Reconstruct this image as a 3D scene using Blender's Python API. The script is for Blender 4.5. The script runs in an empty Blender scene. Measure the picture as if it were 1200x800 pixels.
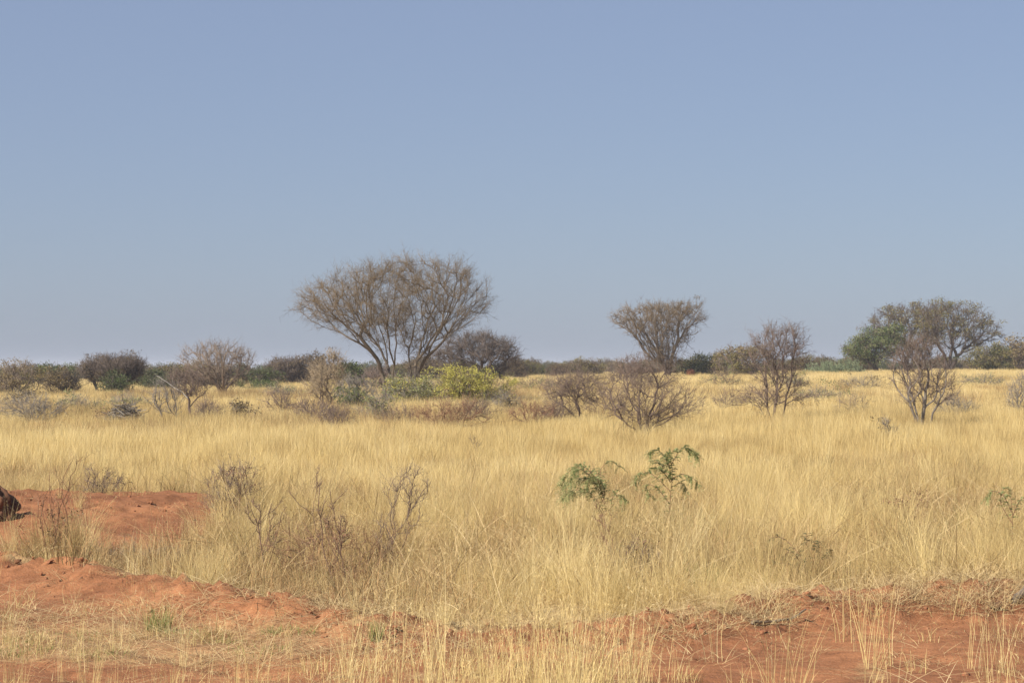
import bpy, math, random
import numpy as np

# ------------------------------------------------------------------ camera, sky, sun, exposure
SC = bpy.context.scene
COL = SC.collection
F, HOR, CAMH = 2600.0, 432.0, 2.0          # focal length in photo pixels, horizon row, eye height (m)
cam_d = bpy.data.cameras.new('camera'); cam = bpy.data.objects.new('camera', cam_d); COL.objects.link(cam)
cam_d.sensor_width = 36.0; cam_d.lens = 36.0 * F / 1200.0
cam_d.clip_start = 0.1; cam_d.clip_end = 8000.0
cam.location = (0, 0, CAMH)
cam.rotation_euler = (math.radians(90) + math.atan((HOR - 400.0) / F), 0, 0)
SC.camera = cam

SUN_EL, SUN_AZ = math.radians(40), math.radians(-130)    # azimuth clockwise from +Y: behind and to the left
W = bpy.data.worlds.new('World'); SC.world = W; W.use_nodes = True
wn, wl = W.node_tree.nodes, W.node_tree.links
bg = wn['Background']
sky = wn.new('ShaderNodeTexSky'); sky.sky_type = 'NISHITA'; sky.sun_disc = False
sky.sun_elevation = SUN_EL; sky.sun_rotation = SUN_AZ
sky.altitude = 1100; sky.air_density = 1.0; sky.dust_density = 2.0; sky.ozone_density = 3.0
mixs = wn.new('ShaderNodeMix'); mixs.data_type = 'RGBA'; mixs.blend_type = 'MIX'
mixs.inputs['Factor'].default_value = 0.55
mixs.inputs['B'].default_value = (3.35, 3.92, 5.75, 1)     # dust-laden air: a pale grey-blue veil over the whole sky
wl.new(sky.outputs[0], mixs.inputs['A']); wl.new(mixs.outputs['Result'], bg.inputs['Color'])
bg.inputs['Strength'].default_value = 0.0575

sun_d = bpy.data.lights.new('sun', 'SUN'); sun = bpy.data.objects.new('sun', sun_d); COL.objects.link(sun)
sun_d.energy = 5.0; sun_d.angle = math.radians(0.53); sun_d.color = (1.0, 0.93, 0.82)
sun.rotation_euler = (math.pi / 2 - SUN_EL, 0, math.pi - SUN_AZ)
sun.location = (-20, -10, 30)
SC.view_settings.view_transform = 'Standard'; SC.view_settings.look = 'None'
SC.view_settings.exposure = 0.75; SC.view_settings.gamma = 1.0
SC.view_settings.use_curve_mapping = False
SC.render.engine = 'CYCLES'
SC.cycles.use_denoising = True
SC.cycles.max_bounces = 6; SC.cycles.diffuse_bounces = 3; SC.cycles.transmission_bounces = 3

rng = np.random.default_rng(7)

# ------------------------------------------------------------------ numpy helpers
def _hash(xi, yi, seed):
    h = (xi.astype(np.int64) * 374761393 + yi.astype(np.int64) * 668265263 + seed * 144269504) & 0xffffffff
    h = ((h ^ (h >> 13)) * 1274126177) & 0xffffffff
    h = ((h ^ (h >> 16)) * 2246822519) & 0xffffffff
    return ((h ^ (h >> 15)) & 0xffffff) / float(0xffffff)
def vnoise(x, y, seed=0):
    x = np.asarray(x, float); y = np.asarray(y, float)
    xi, yi = np.floor(x), np.floor(y); u, v = x - xi, y - yi
    u = u * u * (3 - 2 * u); v = v * v * (3 - 2 * v)
    a, b = _hash(xi, yi, seed), _hash(xi + 1, yi, seed)
    c, d = _hash(xi, yi + 1, seed), _hash(xi + 1, yi + 1, seed)
    return (a * (1 - u) + b * u) * (1 - v) + (c * (1 - u) + d * u) * v
def fbm(x, y, seed=0, o=4):
    s, a, t = 0, 0.5, 0
    for k in range(o):
        s = s + a * vnoise(x * 2 ** k, y * 2 ** k, seed + 17 * k); t += a; a *= 0.5
    return s / t
def sstep(a, b, x):
    t = np.clip((np.asarray(x, float) - a) / (b - a), 0, 1); return t * t * (3 - 2 * t)
def unit(v):
    return v / np.maximum(np.linalg.norm(v, axis=-1, keepdims=True), 1e-9)

# ------------------------------------------------------------------ terrain
_c = [(-400, 640), (-150, 645), (0, 655), (80, 662), (150, 672), (250, 692), (330, 704), (420, 716), (520, 722), (650, 724), (760, 715),
      (880, 708), (1000, 698), (1100, 692), (1200, 690), (1500, 690)]
CY = np.array([1.84 * F / (p[1] - HOR) for p in _c]); CX = np.array([(p[0] - 600) / F for p in _c]) * CY
CH = np.interp([p[0] for p in _c], [0, 300, 500, 700, 900, 1200], [.21, .17, .07, .10, .17, .18])
def crest(x): return np.interp(x, CX, CY)
def zt(x, y):
    x = np.asarray(x, float); y = np.asarray(y, float)
    s = sstep(40, 190, y)
    z = s * (0.9 + 0.8 * np.tanh(x / 50.0))
    z = z + (fbm(x / 40, y / 40, 3, 2) - .5) * 0.5 * sstep(60, 200, y)
    near = 1 - sstep(34, 50, y)
    d = y - crest(x)
    hb = np.interp(x, CX, CH) * (0.55 + 0.9 * fbm(x * .9, y * .5, 11, 2))
    z = z + hb * np.where(d < 0, np.exp(-(d / .75) ** 2), np.exp(-(d / .8) ** 2)) * near
    # bare earth mound behind the windrow
    mx, my = (x + 5.6) / 2.5, (y - 28.8) / 3.4
    mm = np.exp(-(mx * mx + my * my) ** 1.6)
    z = z + .34 * mm * (.6 + .8 * fbm(x * .9, y * .7, 5, 3)) + mm * ((fbm(x * 3.1, y * 3.1, 51, 3) - .5) * .10 + (fbm(x * 11, y * 11, 52, 2) - .5) * .08)
    # hollow beside the tussock
    z = z - .10 * np.exp(-((x + 4.2) / .45) ** 2 - ((y - 24.2) / .6) ** 2)
    bare = np.exp(-(d / .8) ** 2)
    z = z + near * ((fbm(x * 1.2, y * 1.2, 21, 3) - .5) * .07 + (fbm(x * 6, y * 6, 31, 3) - .5) * (.03 + .16 * bare)
                    + (fbm(x * 19, y * 19, 41, 2) - .5) * (.01 + .075 * bare))
    # two shallow wheel ruts along the track in front
    for off in (-2.9, -4.6):
        z = z - .03 * np.exp(-((d - off) / .22) ** 2) * near
    return z
def gp(px, D):
    X = (px - 600) / F * D
    return np.array([X, D, float(zt(X, D))])
def gpix(px, py):                           # ground point seen at a photo pixel
    D = CAMH * F / (py - HOR)
    for _ in range(12):
        z = float(zt((px - 600) / F * D, D)); D = .5 * D + .5 * (CAMH - z) * F / (py - HOR)
    return D

# ------------------------------------------------------------------ mesh + object helpers
def mk_mesh(name, V, T, mat, var=None, smooth=False):
    me = bpy.data.meshes.new(name)
    V = np.ascontiguousarray(V, np.float32); T = np.ascontiguousarray(T, np.int32)
    n = T.shape[1]
    me.vertices.add(len(V)); me.vertices.foreach_set('co', V.ravel())
    me.loops.add(T.size); me.loops.foreach_set('vertex_index', T.ravel())
    me.polygons.add(len(T)); me.polygons.foreach_set('loop_start', np.arange(0, T.size, n, dtype=np.int32))
    if smooth: me.polygons.foreach_set('use_smooth', np.ones(len(T), bool))
    if var is not None:
        a = me.attributes.new('var', 'FLOAT', 'POINT'); a.data.foreach_set('value', np.ascontiguousarray(var, np.float32))
    me.materials.append(mat); me.update(calc_edges=True); me.validate()
    return me
def link(name, me, parent=None):
    o = bpy.data.objects.new(name, me); COL.objects.link(o)
    if parent: o.parent = parent
    return o
def thing(name, loc, label, cat, group=None, rz=0):
    o = bpy.data.objects.new(name, None); COL.objects.link(o); o.location = loc; o.rotation_euler = (0, 0, rz)
    o.empty_display_size = .3
    tag(o, label, cat, group); return o
def tag(o, label=None, cat=None, group=None, kind=None):
    for k, v in (('label', label), ('category', cat), ('group', group), ('kind', kind)):
        if v: o[k] = v
    return o
def copy_tree(o, parent=None):
    c = o.copy(); COL.objects.link(c); c.parent = parent
    for ch in list(o.children): copy_tree(ch, c)
    return c
class Geo:
    def __init__(s): s.V, s.T, s.A, s.n = [], [], [], 0
    def add(s, V, T, A):
        s.V.append(V); s.T.append(T + s.n); s.A.append(np.broadcast_to(A, (len(V),)) if np.ndim(A) == 0 else A); s.n += len(V)
    def mesh(s, name, mat, smooth=False):
        return mk_mesh(name, np.concatenate(s.V), np.concatenate(s.T), mat, np.concatenate(s.A), smooth)

# ------------------------------------------------------------------ materials
def ramp_mat(name, cols, transl=0.0, rough=.85, inst=0.0, noise=0.0, nscale=6.0, bump=0.0, spec=.2):
    m = bpy.data.materials.new(name); m.use_nodes = True
    N, L = m.node_tree.nodes, m.node_tree.links
    N.clear(); out = N.new('ShaderNodeOutputMaterial')
    at = N.new('ShaderNodeAttribute'); at.attribute_name = 'var'
    fac = at.outputs['Fac']
    if inst:
        ai = N.new('ShaderNodeAttribute'); ai.attribute_type = 'INSTANCER'; ai.attribute_name = 'tint'
        mm = N.new('ShaderNodeMix'); mm.data_type = 'FLOAT'; mm.inputs['Factor'].default_value = inst
        L.new(fac, mm.inputs['A']); L.new(ai.outputs['Fac'], mm.inputs['B']); fac = mm.outputs['Result']
    if noise:
        tc = N.new('ShaderNodeTexCoord'); nz = N.new('ShaderNodeTexNoise'); nz.inputs['Scale'].default_value = nscale; nz.inputs['Detail'].default_value = 4
        L.new(tc.outputs['Object'], nz.inputs['Vector'])
        ma = N.new('ShaderNodeMath'); ma.operation = 'MULTIPLY_ADD'; ma.inputs[1].default_value = noise; 
        mb = N.new('ShaderNodeMath'); mb.operation = 'SUBTRACT'; mb.inputs[1].default_value = .5
        L.new(nz.outputs['Fac'], mb.inputs[0]); L.new(mb.outputs[0], ma.inputs[0]); L.new(fac, ma.inputs[2]); fac = ma.outputs[0]
    r = N.new('ShaderNodeValToRGB'); el = r.color_ramp.elements
    while len(el) < len(cols): el.new(.5)
    for i, c in enumerate(cols):
        el[i].position = i / max(1, len(cols) - 1); el[i].color = (*c, 1)
    L.new(fac, r.inputs[0])
    b = N.new('ShaderNodeBsdfPrincipled'); b.inputs['Roughness'].default_value = rough; b.inputs['Specular IOR Level'].default_value = spec
    L.new(r.outputs[0], b.inputs['Base Color']); sh = b.outputs[0]
    if bump and noise:
        bp = N.new('ShaderNodeBump'); bp.inputs['Strength'].default_value = bump; bp.inputs['Distance'].default_value = .02
        L.new(nz.outputs['Fac'], bp.inputs['Height']); L.new(bp.outputs[0], b.inputs['Normal'])
    if transl:
        t = N.new('ShaderNodeBsdfTranslucent'); L.new(r.outputs[0], t.inputs['Color'])
        mx = N.new('ShaderNodeMixShader'); mx.inputs[0].default_value = transl
        L.new(sh, mx.inputs[1]); L.new(t.outputs[0], mx.inputs[2]); sh = mx.outputs[0]
    L.new(sh, out.inputs[0])
    return m
M = {}
M['straw'] = ramp_mat('dry_straw', [(.26, .17, .075), (.49, .365, .16), (.70, .555, .25), (.81, .69, .395)], .38, .7, inst=.5)
M['litter'] = ramp_mat('straw_litter', [(.28, .19, .09), (.46, .34, .17), (.58, .46, .26)], .1, .8, inst=.4)
M['dull'] = ramp_mat('dull_grass', [(.17, .155, .06), (.25, .18, .085), (.40, .25, .115), (.42, .34, .17)], .2, .8, inst=.4)
M['green'] = ramp_mat('green_grass', [(.13, .15, .045), (.17, .22, .06), (.30, .30, .10)], .3, .7)
M['bark'] = ramp_mat('acacia_bark', [(.09, .07, .05), (.145, .115, .085), (.22, .175, .13)], 0, .9, noise=.5, nscale=5, bump=.5)
M['bark_dark'] = ramp_mat('dark_bark', [(.05, .04, .035), (.09, .07, .06), (.14, .11, .09)], 0, .9, noise=.5, nscale=5, bump=.5)
M['twig'] = ramp_mat('acacia_twigs', [(.08, .056, .034), (.135, .096, .056), (.20, .147, .09)], 0, .85)
M['twig_pink'] = ramp_mat('pinkish_twigs', [(.11, .083, .062), (.18, .135, .10), (.27, .21, .155)], 0, .85)
M['twig_dark'] = ramp_mat('dark_twigs', [(.055, .042, .036), (.095, .072, .058), (.15, .115, .09)], 0, .85)
M['twig_purple'] = ramp_mat('purplish_twigs', [(.08, .057, .046), (.135, .096, .078), (.21, .155, .12)], 0, .85)
M['twig_pale'] = ramp_mat('pale_twigs', [(.18, .135, .085), (.27, .205, .13), (.36, .28, .18)], .1, .85)
M['twig_grey'] = ramp_mat('grey_twigs', [(.115, .098, .082), (.18, .155, .13), (.26, .23, .19)], 0, .85)
M['twig_red'] = ramp_mat('russet_twigs', [(.11, .06, .035), (.19, .10, .06), (.28, .17, .10)], 0, .85)
M['thorn'] = ramp_mat('dark_thorn_stems', [(.085, .053, .036), (.15, .095, .064), (.23, .15, .10)], 0, .85)
M['dead'] = ramp_mat('bleached_dead_wood', [(.38, .34, .30), (.50, .46, .41), (.60, .56, .50)], 0, .8)
M['leaf_green'] = ramp_mat('green_leaves', [(.06, .085, .025), (.095, .125, .038), (.14, .165, .055)], .25, .6)
M['leaf_dark'] = ramp_mat('dark_leaves', [(.045, .055, .022), (.07, .08, .033), (.11, .115, .05)], .2, .6)
M['leaf_olive'] = ramp_mat('olive_leaves', [(.10, .092, .03), (.16, .14, .046), (.235, .195, .07)], .2, .7)
M['leaf_tan'] = ramp_mat('tan_leaves', [(.13, .10, .045), (.21, .16, .075), (.30, .23, .115)], .2, .7)
M['leaf_brown'] = ramp_mat('brown_leaves', [(.075, .055, .03), (.125, .092, .05), (.19, .14, .08)], .2, .7)
M['leaf_yellow'] = ramp_mat('yellow_green_leaves', [(.25, .24, .05), (.41, .38, .08), (.57, .50, .14)], .3, .6)
M['leaf_pale'] = ramp_mat('pale_grey_green_leaves', [(.14, .15, .06), (.21, .22, .09), (.30, .30, .14)], .25, .7)
M['leaf_sap'] = ramp_mat('sapling_leaves', [(.16, .19, .068), (.25, .28, .11), (.37, .39, .18)], .42, .5)
M['leaf_blue'] = ramp_mat('bluish_green_leaves', [(.10, .13, .07), (.16, .19, .10), (.22, .25, .14)], .2, .6)
M['clod'] = ramp_mat('soil_clod', [(.16, .065, .032), (.24, .10, .05), (.32, .15, .08)], 0, .95, inst=.4)
M['rock'] = ramp_mat('rust_brown_rock', [(.06, .033, .022), (.14, .066, .036), (.26, .13, .065)], 0, .9, noise=1.2, nscale=9, bump=.8)
M['wood'] = ramp_mat('weathered_wood', [(.05, .04, .032), (.14, .11, .085), (.28, .23, .18)], 0, .9, noise=1.0, nscale=18, bump=.8)
M['termite'] = ramp_mat('termite_earth', [(.12, .05, .027), (.17, .072, .038), (.22, .10, .052)], 0, .95, noise=.8, nscale=4, bump=.6)

def soil_mat():
    m = bpy.data.materials.new('red_soil'); m.use_nodes = True
    N, L = m.node_tree.nodes, m.node_tree.links
    b = N['Principled BSDF']; b.inputs['Roughness'].default_value = .95; b.inputs['Specular IOR Level'].default_value = .1
    tc = N.new('ShaderNodeTexCoord')
    def nz(s, d=5, dist=0.):
        n = N.new('ShaderNodeTexNoise'); n.inputs['Scale'].default_value = s; n.inputs['Detail'].default_value = d; n.inputs['Distortion'].default_value = dist
        L.new(tc.outputs['Object'], n.inputs['Vector']); return n
    n1, n2, n3 = nz(.9, 5), nz(9, 6), nz(45, 4)
    r1 = N.new('ShaderNodeValToRGB'); e = r1.color_ramp.elements
    e[0].position, e[0].color = .3, (.215, .092, .045, 1); e[1].position, e[1].color = .72, (.35, .16, .075, 1)
    L.new(n1.outputs['Fac'], r1.inputs[0])
    r2 = N.new('ShaderNodeValToRGB'); e = r2.color_ramp.elements
    e[0].position, e[0].color = .32, (.62, .6, .58, 1); e[1].position, e[1].color = .6, (1, 1, 1, 1)
    L.new(n2.outputs['Fac'], r2.inputs[0])
    mu = N.new('ShaderNodeMix'); mu.data_type = 'RGBA'; mu.blend_type = 'MULTIPLY'; mu.inputs['Factor'].default_value = .8
    L.new(r1.outputs[0], mu.inputs['A']); L.new(r2.outputs[0], mu.inputs['B'])
    at = N.new('ShaderNodeAttribute'); at.attribute_name = 'var'          # how much straw litter lies on the soil
    rl = N.new('ShaderNodeValToRGB'); e = rl.color_ramp.elements
    e[0].position, e[0].color = .3, (.26, .17, .085, 1); e[1].position, e[1].color = .7, (.45, .33, .16, 1)
    L.new(n2.outputs['Fac'], rl.inputs[0])
    ad = N.new('ShaderNodeMath'); ad.operation = 'MULTIPLY_ADD'; ad.inputs[1].default_value = 1.6
    sb = N.new('ShaderNodeMath'); sb.operation = 'SUBTRACT'; sb.inputs[1].default_value = .8
    L.new(n3.outputs['Fac'], sb.inputs[0]); L.new(at.outputs['Fac'], ad.inputs[0]); L.new(sb.outputs[0], ad.inputs[2]); ad.use_clamp = True
    mx = N.new('ShaderNodeMix'); mx.data_type = 'RGBA'; L.new(ad.outputs[0], mx.inputs['Factor'])
    L.new(mu.outputs['Result'], mx.inputs['A']); L.new(rl.outputs[0], mx.inputs['B'])
    L.new(mx.outputs['Result'], b.inputs['Base Color'])
    bp = N.new('ShaderNodeBump'); bp.inputs['Strength'].default_value = .7; bp.inputs['Distance'].default_value = .02
    L.new(n3.outputs['Fac'], bp.inputs['Height'])
    L.new(bp.outputs[0], b.inputs['Normal'])
    return m
M['soil'] = soil_mat()

# ------------------------------------------------------------------ where grass grows (density 0..1) from the ground point
def ell(px, py, cx, cy, rx, ry):
    return np.clip(1.25 - np.sqrt(((px - cx) / rx) ** 2 + ((py - cy) / ry) ** 2), 0, .5) * 2
def dens(x, y):
    px = 600 + F * x / y; py = HOR + F * CAMH / y
    d = y - crest(x)
    n = fbm(x * .7, y * .7, 91, 3); n2 = fbm(x * 2.5, y * 2.5, 95, 2)
    back = sstep(-.1, 1.1, d + (n2 - .5) * 2.4)
    a = back
    bare = np.maximum.reduce([ell(px, py, 130, 618, 150, 28), ell(px, py, -60, 630, 130, 45), ell(px, py, 30, 640, 60, 22)])
    a = a * (1 - .98 * np.clip(bare * 1.2 - .1, 0, 1))
    mat = np.maximum.reduce([ell(px, py, 165, 668, 90, 26), .85 * ell(px, py, 375, 690, 110, 42), .6 * ell(px, py, 520, 690, 80, 34), .6 * ell(px, py, 760, 690, 60, 22), .6 * ell(px, py, 950, 680, 70, 24)])
    a = a * (1 - .8 * mat)
    fr = sstep(-.7, -1.3, d)
    left = sstep(420, 300, px); mid = sstep(330, 420, px) * sstep(800, 700, px)
    f = left * .08 + mid * (.10 + .75 * sstep(765, 835, py)) + .012
    f = f + .28 * sstep(810, 850, py) * left + .035 * sstep(780, 840, py) * sstep(780, 860, px)
    f = f + .38 * ell(px, py, 1018, 812, 28, 40) + .08 * sstep(1140, 1190, px) * sstep(760, 800, py) + .12 * ell(px, py, 955, 830, 60, 30)
    f = f * (.35 + 1.4 * sstep(.38, .65, n2))
    return np.clip(a * (.55 + .75 * sstep(.3, .6, n)) + fr * f, 0, 1)

# ------------------------------------------------------------------ ground sheet
def build_ground():
    ys = [-60, -30, -12, 0, 6, 9]
    y = 10.5
    while y < 2600:
        ys.append(y); y += .055 if y < 24 else (.055 + (y - 24) * .012 if y < 60 else y * .025)
    ys = np.array(ys)
    u = np.linspace(-1, 1, 421); u = np.sign(u) * (.45 * np.abs(u) + .55 * np.abs(u) ** 3)
    hw = np.where(ys < 12, 40, 14 + np.maximum(ys - 12, 0) * .9)
    hw = np.where(ys < 34, 14, hw) if False else hw
    Yg, U = np.meshgrid(ys, u, indexing='ij'); Xg = U * np.interp(ys, [-60, 10, 10.5, 34, 2600], [60, 30, 16, 26, 2400])[:, None]
    Z = zt(Xg, Yg)
    V = np.stack([Xg, Yg, Z], -1).reshape(-1, 3)
    nr, nc = Xg.shape
    i = np.arange(nr - 1)[:, None] * nc + np.arange(nc - 1)[None]
    Q = np.stack([i, i + 1, i + 1 + nc, i + nc], -1).reshape(-1, 4)
    yy = np.maximum(V[:, 1], 8.0)
    lit = np.where(V[:, 1] > 8, dens(V[:, 0], yy), 0) * .9
    px = 600 + F * V[:, 0] / yy; py = HOR + F * CAMH / yy
    lit = np.maximum(lit, .42 * ell(px, py, 160, 755, 260, 26) + .45 * ell(px, py, 165, 668, 90, 26))
    lit = np.maximum(lit, sstep(45, 80, V[:, 1]) * .95)
    o = link('ground', mk_mesh('ground', V, Q, M['soil'], lit, True)); tag(o, 'red sandy soil with straw litter under the dry grass', None, None, 'structure')
build_ground()

# ------------------------------------------------------------------ instancing of grass (geometry nodes on points)
def scatter(name, coll, P, R, S, I, T, label, nobj):
    me = bpy.data.meshes.new(name); P = np.ascontiguousarray(P, np.float32)
    me.vertices.add(len(P)); me.vertices.foreach_set('co', P.ravel())
    for an, ty, data, key in (('rot', 'FLOAT_VECTOR', R, 'vector'), ('scl', 'FLOAT_VECTOR', S, 'vector'), ('idx', 'INT', I, 'value'), ('tint', 'FLOAT', T, 'value')):
        a = me.attributes.new(an, ty, 'POINT'); a.data.foreach_set(key, np.ascontiguousarray(data, np.int32 if ty == 'INT' else np.float32).ravel())
    o = link(name, me); tag(o, label, None, None, 'stuff')
    ng = bpy.data.node_groups.new(name, 'GeometryNodeTree')
    ng.interface.new_socket('Geometry', in_out='INPUT', socket_type='NodeSocketGeometry')
    ng.interface.new_socket('Geometry', in_out='OUTPUT', socket_type='NodeSocketGeometry')
    N, L = ng.nodes, ng.links
    gi, go = N.new('NodeGroupInput'), N.new('NodeGroupOutput')
    ci = N.new('GeometryNodeCollectionInfo'); ci.inputs[0].default_value = coll; ci.inputs['Separate Children'].default_value = True; ci.inputs['Reset Children'].default_value = True
    ip = N.new('GeometryNodeInstanceOnPoints'); ip.inputs['Pick Instance'].default_value = True
    def na(an, ty):
        n = N.new('GeometryNodeInputNamedAttribute'); n.data_type = ty; n.inputs['Name'].default_value = an; return n.outputs['Attribute']
    e2r = N.new('FunctionNodeEulerToRotation')
    L.new(gi.outputs[0], ip.inputs['Points']); L.new(ci.outputs[0], ip.inputs['Instance'])
    L.new(na('idx', 'INT'), ip.inputs['Instance Index']); L.new(na('rot', 'FLOAT_VECTOR'), e2r.inputs[0]); L.new(e2r.outputs[0], ip.inputs['Rotation'])
    L.new(na('scl', 'FLOAT_VECTOR'), ip.inputs['Scale']); L.new(ip.outputs[0], go.inputs[0])
    md = o.modifiers.new('scatter', 'NODES'); md.node_group = ng
    return o

def blades(n, rad, h0, h1, w, lean, segs=4, curl=1.0, seed_head=0.0, flat=0.0, r=None, varlo=0., varhi=1.):
    """n ribbon blades rooted in a disc; returns V,T,A"""
    r = r or rng
    ang = r.uniform(0, 2 * np.pi, n); rr = rad * np.sqrt(r.uniform(0, 1, n))
    base = np.stack([rr * np.cos(ang), rr * np.sin(ang), np.full(n, -.02)], -1)
    h = r.uniform(h0, h1, n)
    la = ang + r.normal(0, 1.1, n); l = np.abs(r.normal(lean, lean * .6, n))
    dirn = np.stack([np.cos(la), np.sin(la), np.zeros(n)], -1)
    fa = r.uniform(0, 2 * np.pi, n); side = np.stack([np.cos(fa), np.sin(fa), np.zeros(n)], -1)
    var = r.uniform(varlo, varhi, n)
    t = np.linspace(0, 1, segs + 1)
    Vs, As = [], []
    k = r.uniform(1.2, 2.4, n) * curl
    for j, tt in enumerate(t):
        c = base + dirn * (l * h * tt ** k)[:, None]
        zz = h * tt * np.sqrt(np.clip(1 - (np.minimum(l, .95) * tt ** .8) ** 2, .05, 1)) * (1 - flat)
        c = c + np.stack([0 * zz, 0 * zz, zz], -1)
        wd = w * (1 - .85 * tt ** 1.5) * .5
        if j == segs: Vs.append(c[:, None]); As.append(var[:, None])
        else:
            s = side * wd
            Vs.append(np.stack([c - s, c + s], 1)); As.append(np.stack([var, var], 1))
    V = np.concatenate(Vs, 1); A = np.concatenate(As, 1); m = V.shape[1]
    tri = []
    for j in range(segs - 1):
        a = 2 * j; tri += [(a, a + 1, a + 3), (a, a + 3, a + 2)]
    a = 2 * (segs - 1); tri.append((a, a + 1, a + 2))
    T = np.array(tri)[None] + (np.arange(n) * m)[:, None, None]
    g = Geo(); g.add(V.reshape(-1, 3), T.reshape(-1, 3), A.reshape(-1))
    ns = int(n * seed_head)
    if ns:                                   # airy seed heads: thin spikelets round the top of the stem
        top = V[:ns, -1]; prev = V[:ns, -2]; ax = unit(top - prev)
        q = 7
        tt = r.uniform(-.9, .15, (ns, q)); L = .14
        p0 = top[:, None] + ax[:, None] * (tt * L)[..., None]
        dd = unit(ax[:, None] * 1.1 + r.normal(0, .45, (ns, q, 3)))
        ln = r.uniform(.012, .034, (ns, q, 1))
        sd = unit(np.cross(dd, r.normal(0, 1, (ns, q, 3)))) * .0016
        tv = np.stack([p0, p0 + dd * ln * .55 + sd, p0 + dd * ln, p0 + dd * ln * .55 - sd], 2).reshape(-1, 3)
        ii = np.arange(ns * q)[:, None] * 4
        tr = np.concatenate([ii + [[0, 1, 2]], ii + [[0, 2, 3]]])
        g.add(tv, tr, np.repeat(np.clip(var[:ns] * .5 + .5, 0, 1), q * 4))
    return g
def tuft_coll(name, specs, mat):
    c = bpy.data.collections.new(name)
    for i, kw in enumerate(specs):
        g = blades(**kw); me = g.mesh('%s_%02d' % (name, i), mat)
        c.objects.link(bpy.data.objects.new('%s_%02d' % (name, i), me))
    return c
NV = 10
c_near = tuft_coll('near_tuft', [dict(n=46, rad=.15, h0=.25, h1=.95, w=.0038, lean=.34, segs=5, seed_head=.15) for _ in range(5)]
                   + [dict(n=80, rad=.10, h0=.25, h1=.85, w=.0038, lean=.5, segs=5, seed_head=.1) for _ in range(3)]
                   + [dict(n=22, rad=.16, h0=.5, h1=1.15, w=.0036, lean=.22, segs=5, seed_head=.35, varlo=.4) for _ in range(2)], M['straw'])
c_fine = tuft_coll('fine_stems', [dict(n=12, rad=.10, h0=.40, h1=.85, w=.0040, lean=.20, segs=5, seed_head=.6, varlo=.35) for _ in range(8)], M['straw'])
c_mid = tuft_coll('mid_tuft', [dict(n=110, rad=.45, h0=.35, h1=.92, w=.0085, lean=.22, segs=4, varlo=.1) for _ in range(NV)], M['straw'])
c_far = tuft_coll('far_tuft', [dict(n=200, rad=1.2, h0=.35, h1=.80, w=.019, lean=.2, segs=3, varlo=.2) for _ in range(NV)], M['straw'])
c_tall = tuft_coll('tall_clump', [dict(n=64, rad=.09, h0=.45, h1=1.1, w=.0036, lean=.30, segs=5, seed_head=.25, varlo=.5) for _ in range(6)], M['straw'])
c_stub = tuft_coll('stubble', [dict(n=16, rad=.09, h0=.04, h1=.20, w=.0040, lean=.45, segs=3, varlo=.1) for _ in range(6)], M['straw'])
c_low = tuft_coll('low_tuft', [dict(n=60, rad=.18, h0=.10, h1=.40, w=.0045, lean=.6, segs=4, curl=.9) for _ in range(6)], M['dull'])
c_weed = tuft_coll('weed', [dict(n=70, rad=.4, h0=.2, h1=.75, w=.008, lean=.5, segs=4, curl=.9) for _ in range(6)], M['dull'])
c_lit = tuft_coll('litter', [dict(n=26, rad=.22, h0=.15, h1=.55, w=.0042, lean=.9, segs=4, curl=.75, flat=.86) for _ in range(8)], M['litter'])

c_heap = tuft_coll('heap', [dict(n=22, rad=.2, h0=.15, h1=.5, w=.0042, lean=.9, segs=4, curl=.75, flat=.62) for _ in range(8)], M['litter'])

def pts(y0, y1, per_m2, margin=4.0):
    """uniform points over the part of the field this stretch of ground could show, plus a margin"""
    a0, a1 = .235 * y0 + margin, .235 * y1 + margin
    n = int((a0 + a1) * (y1 - y0) * per_m2)
    y = y0 + (y1 - y0) * rng.uniform(0, 1, int(n * 1.35)); x = rng.uniform(-1, 1, len(y)) * a1
    k = np.abs(x) < .235 * y + margin
    return x[k], y[k]
def patch_tint(x, y):
    return np.clip(.12 + .9 * fbm(x * .25, y * .10, 61, 3) + .8 * (fbm(x * 1.3, y * .7, 63, 2) - .5) + rng.normal(0, .22, len(x)) - .26 * weedy(x, y) - .05 * sstep(30, 22, y), 0, 1)
def emit(name, coll, nvar, x, y, s, label, sxy=None, tint=None, tilt=.09, dz=0.0):
    n = len(x); P = np.stack([x, y, zt(x, y) + dz], -1)
    R = np.stack([rng.normal(0, tilt, n), rng.normal(0, tilt, n), rng.uniform(0, 2 * np.pi, n)], -1)
    S = np.stack([s if sxy is None else sxy, s if sxy is None else sxy, s], -1)
    scatter(name, coll, P, R, S, rng.integers(0, nvar, n), patch_tint(x, y) if tint is None else tint, label, nvar)

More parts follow.
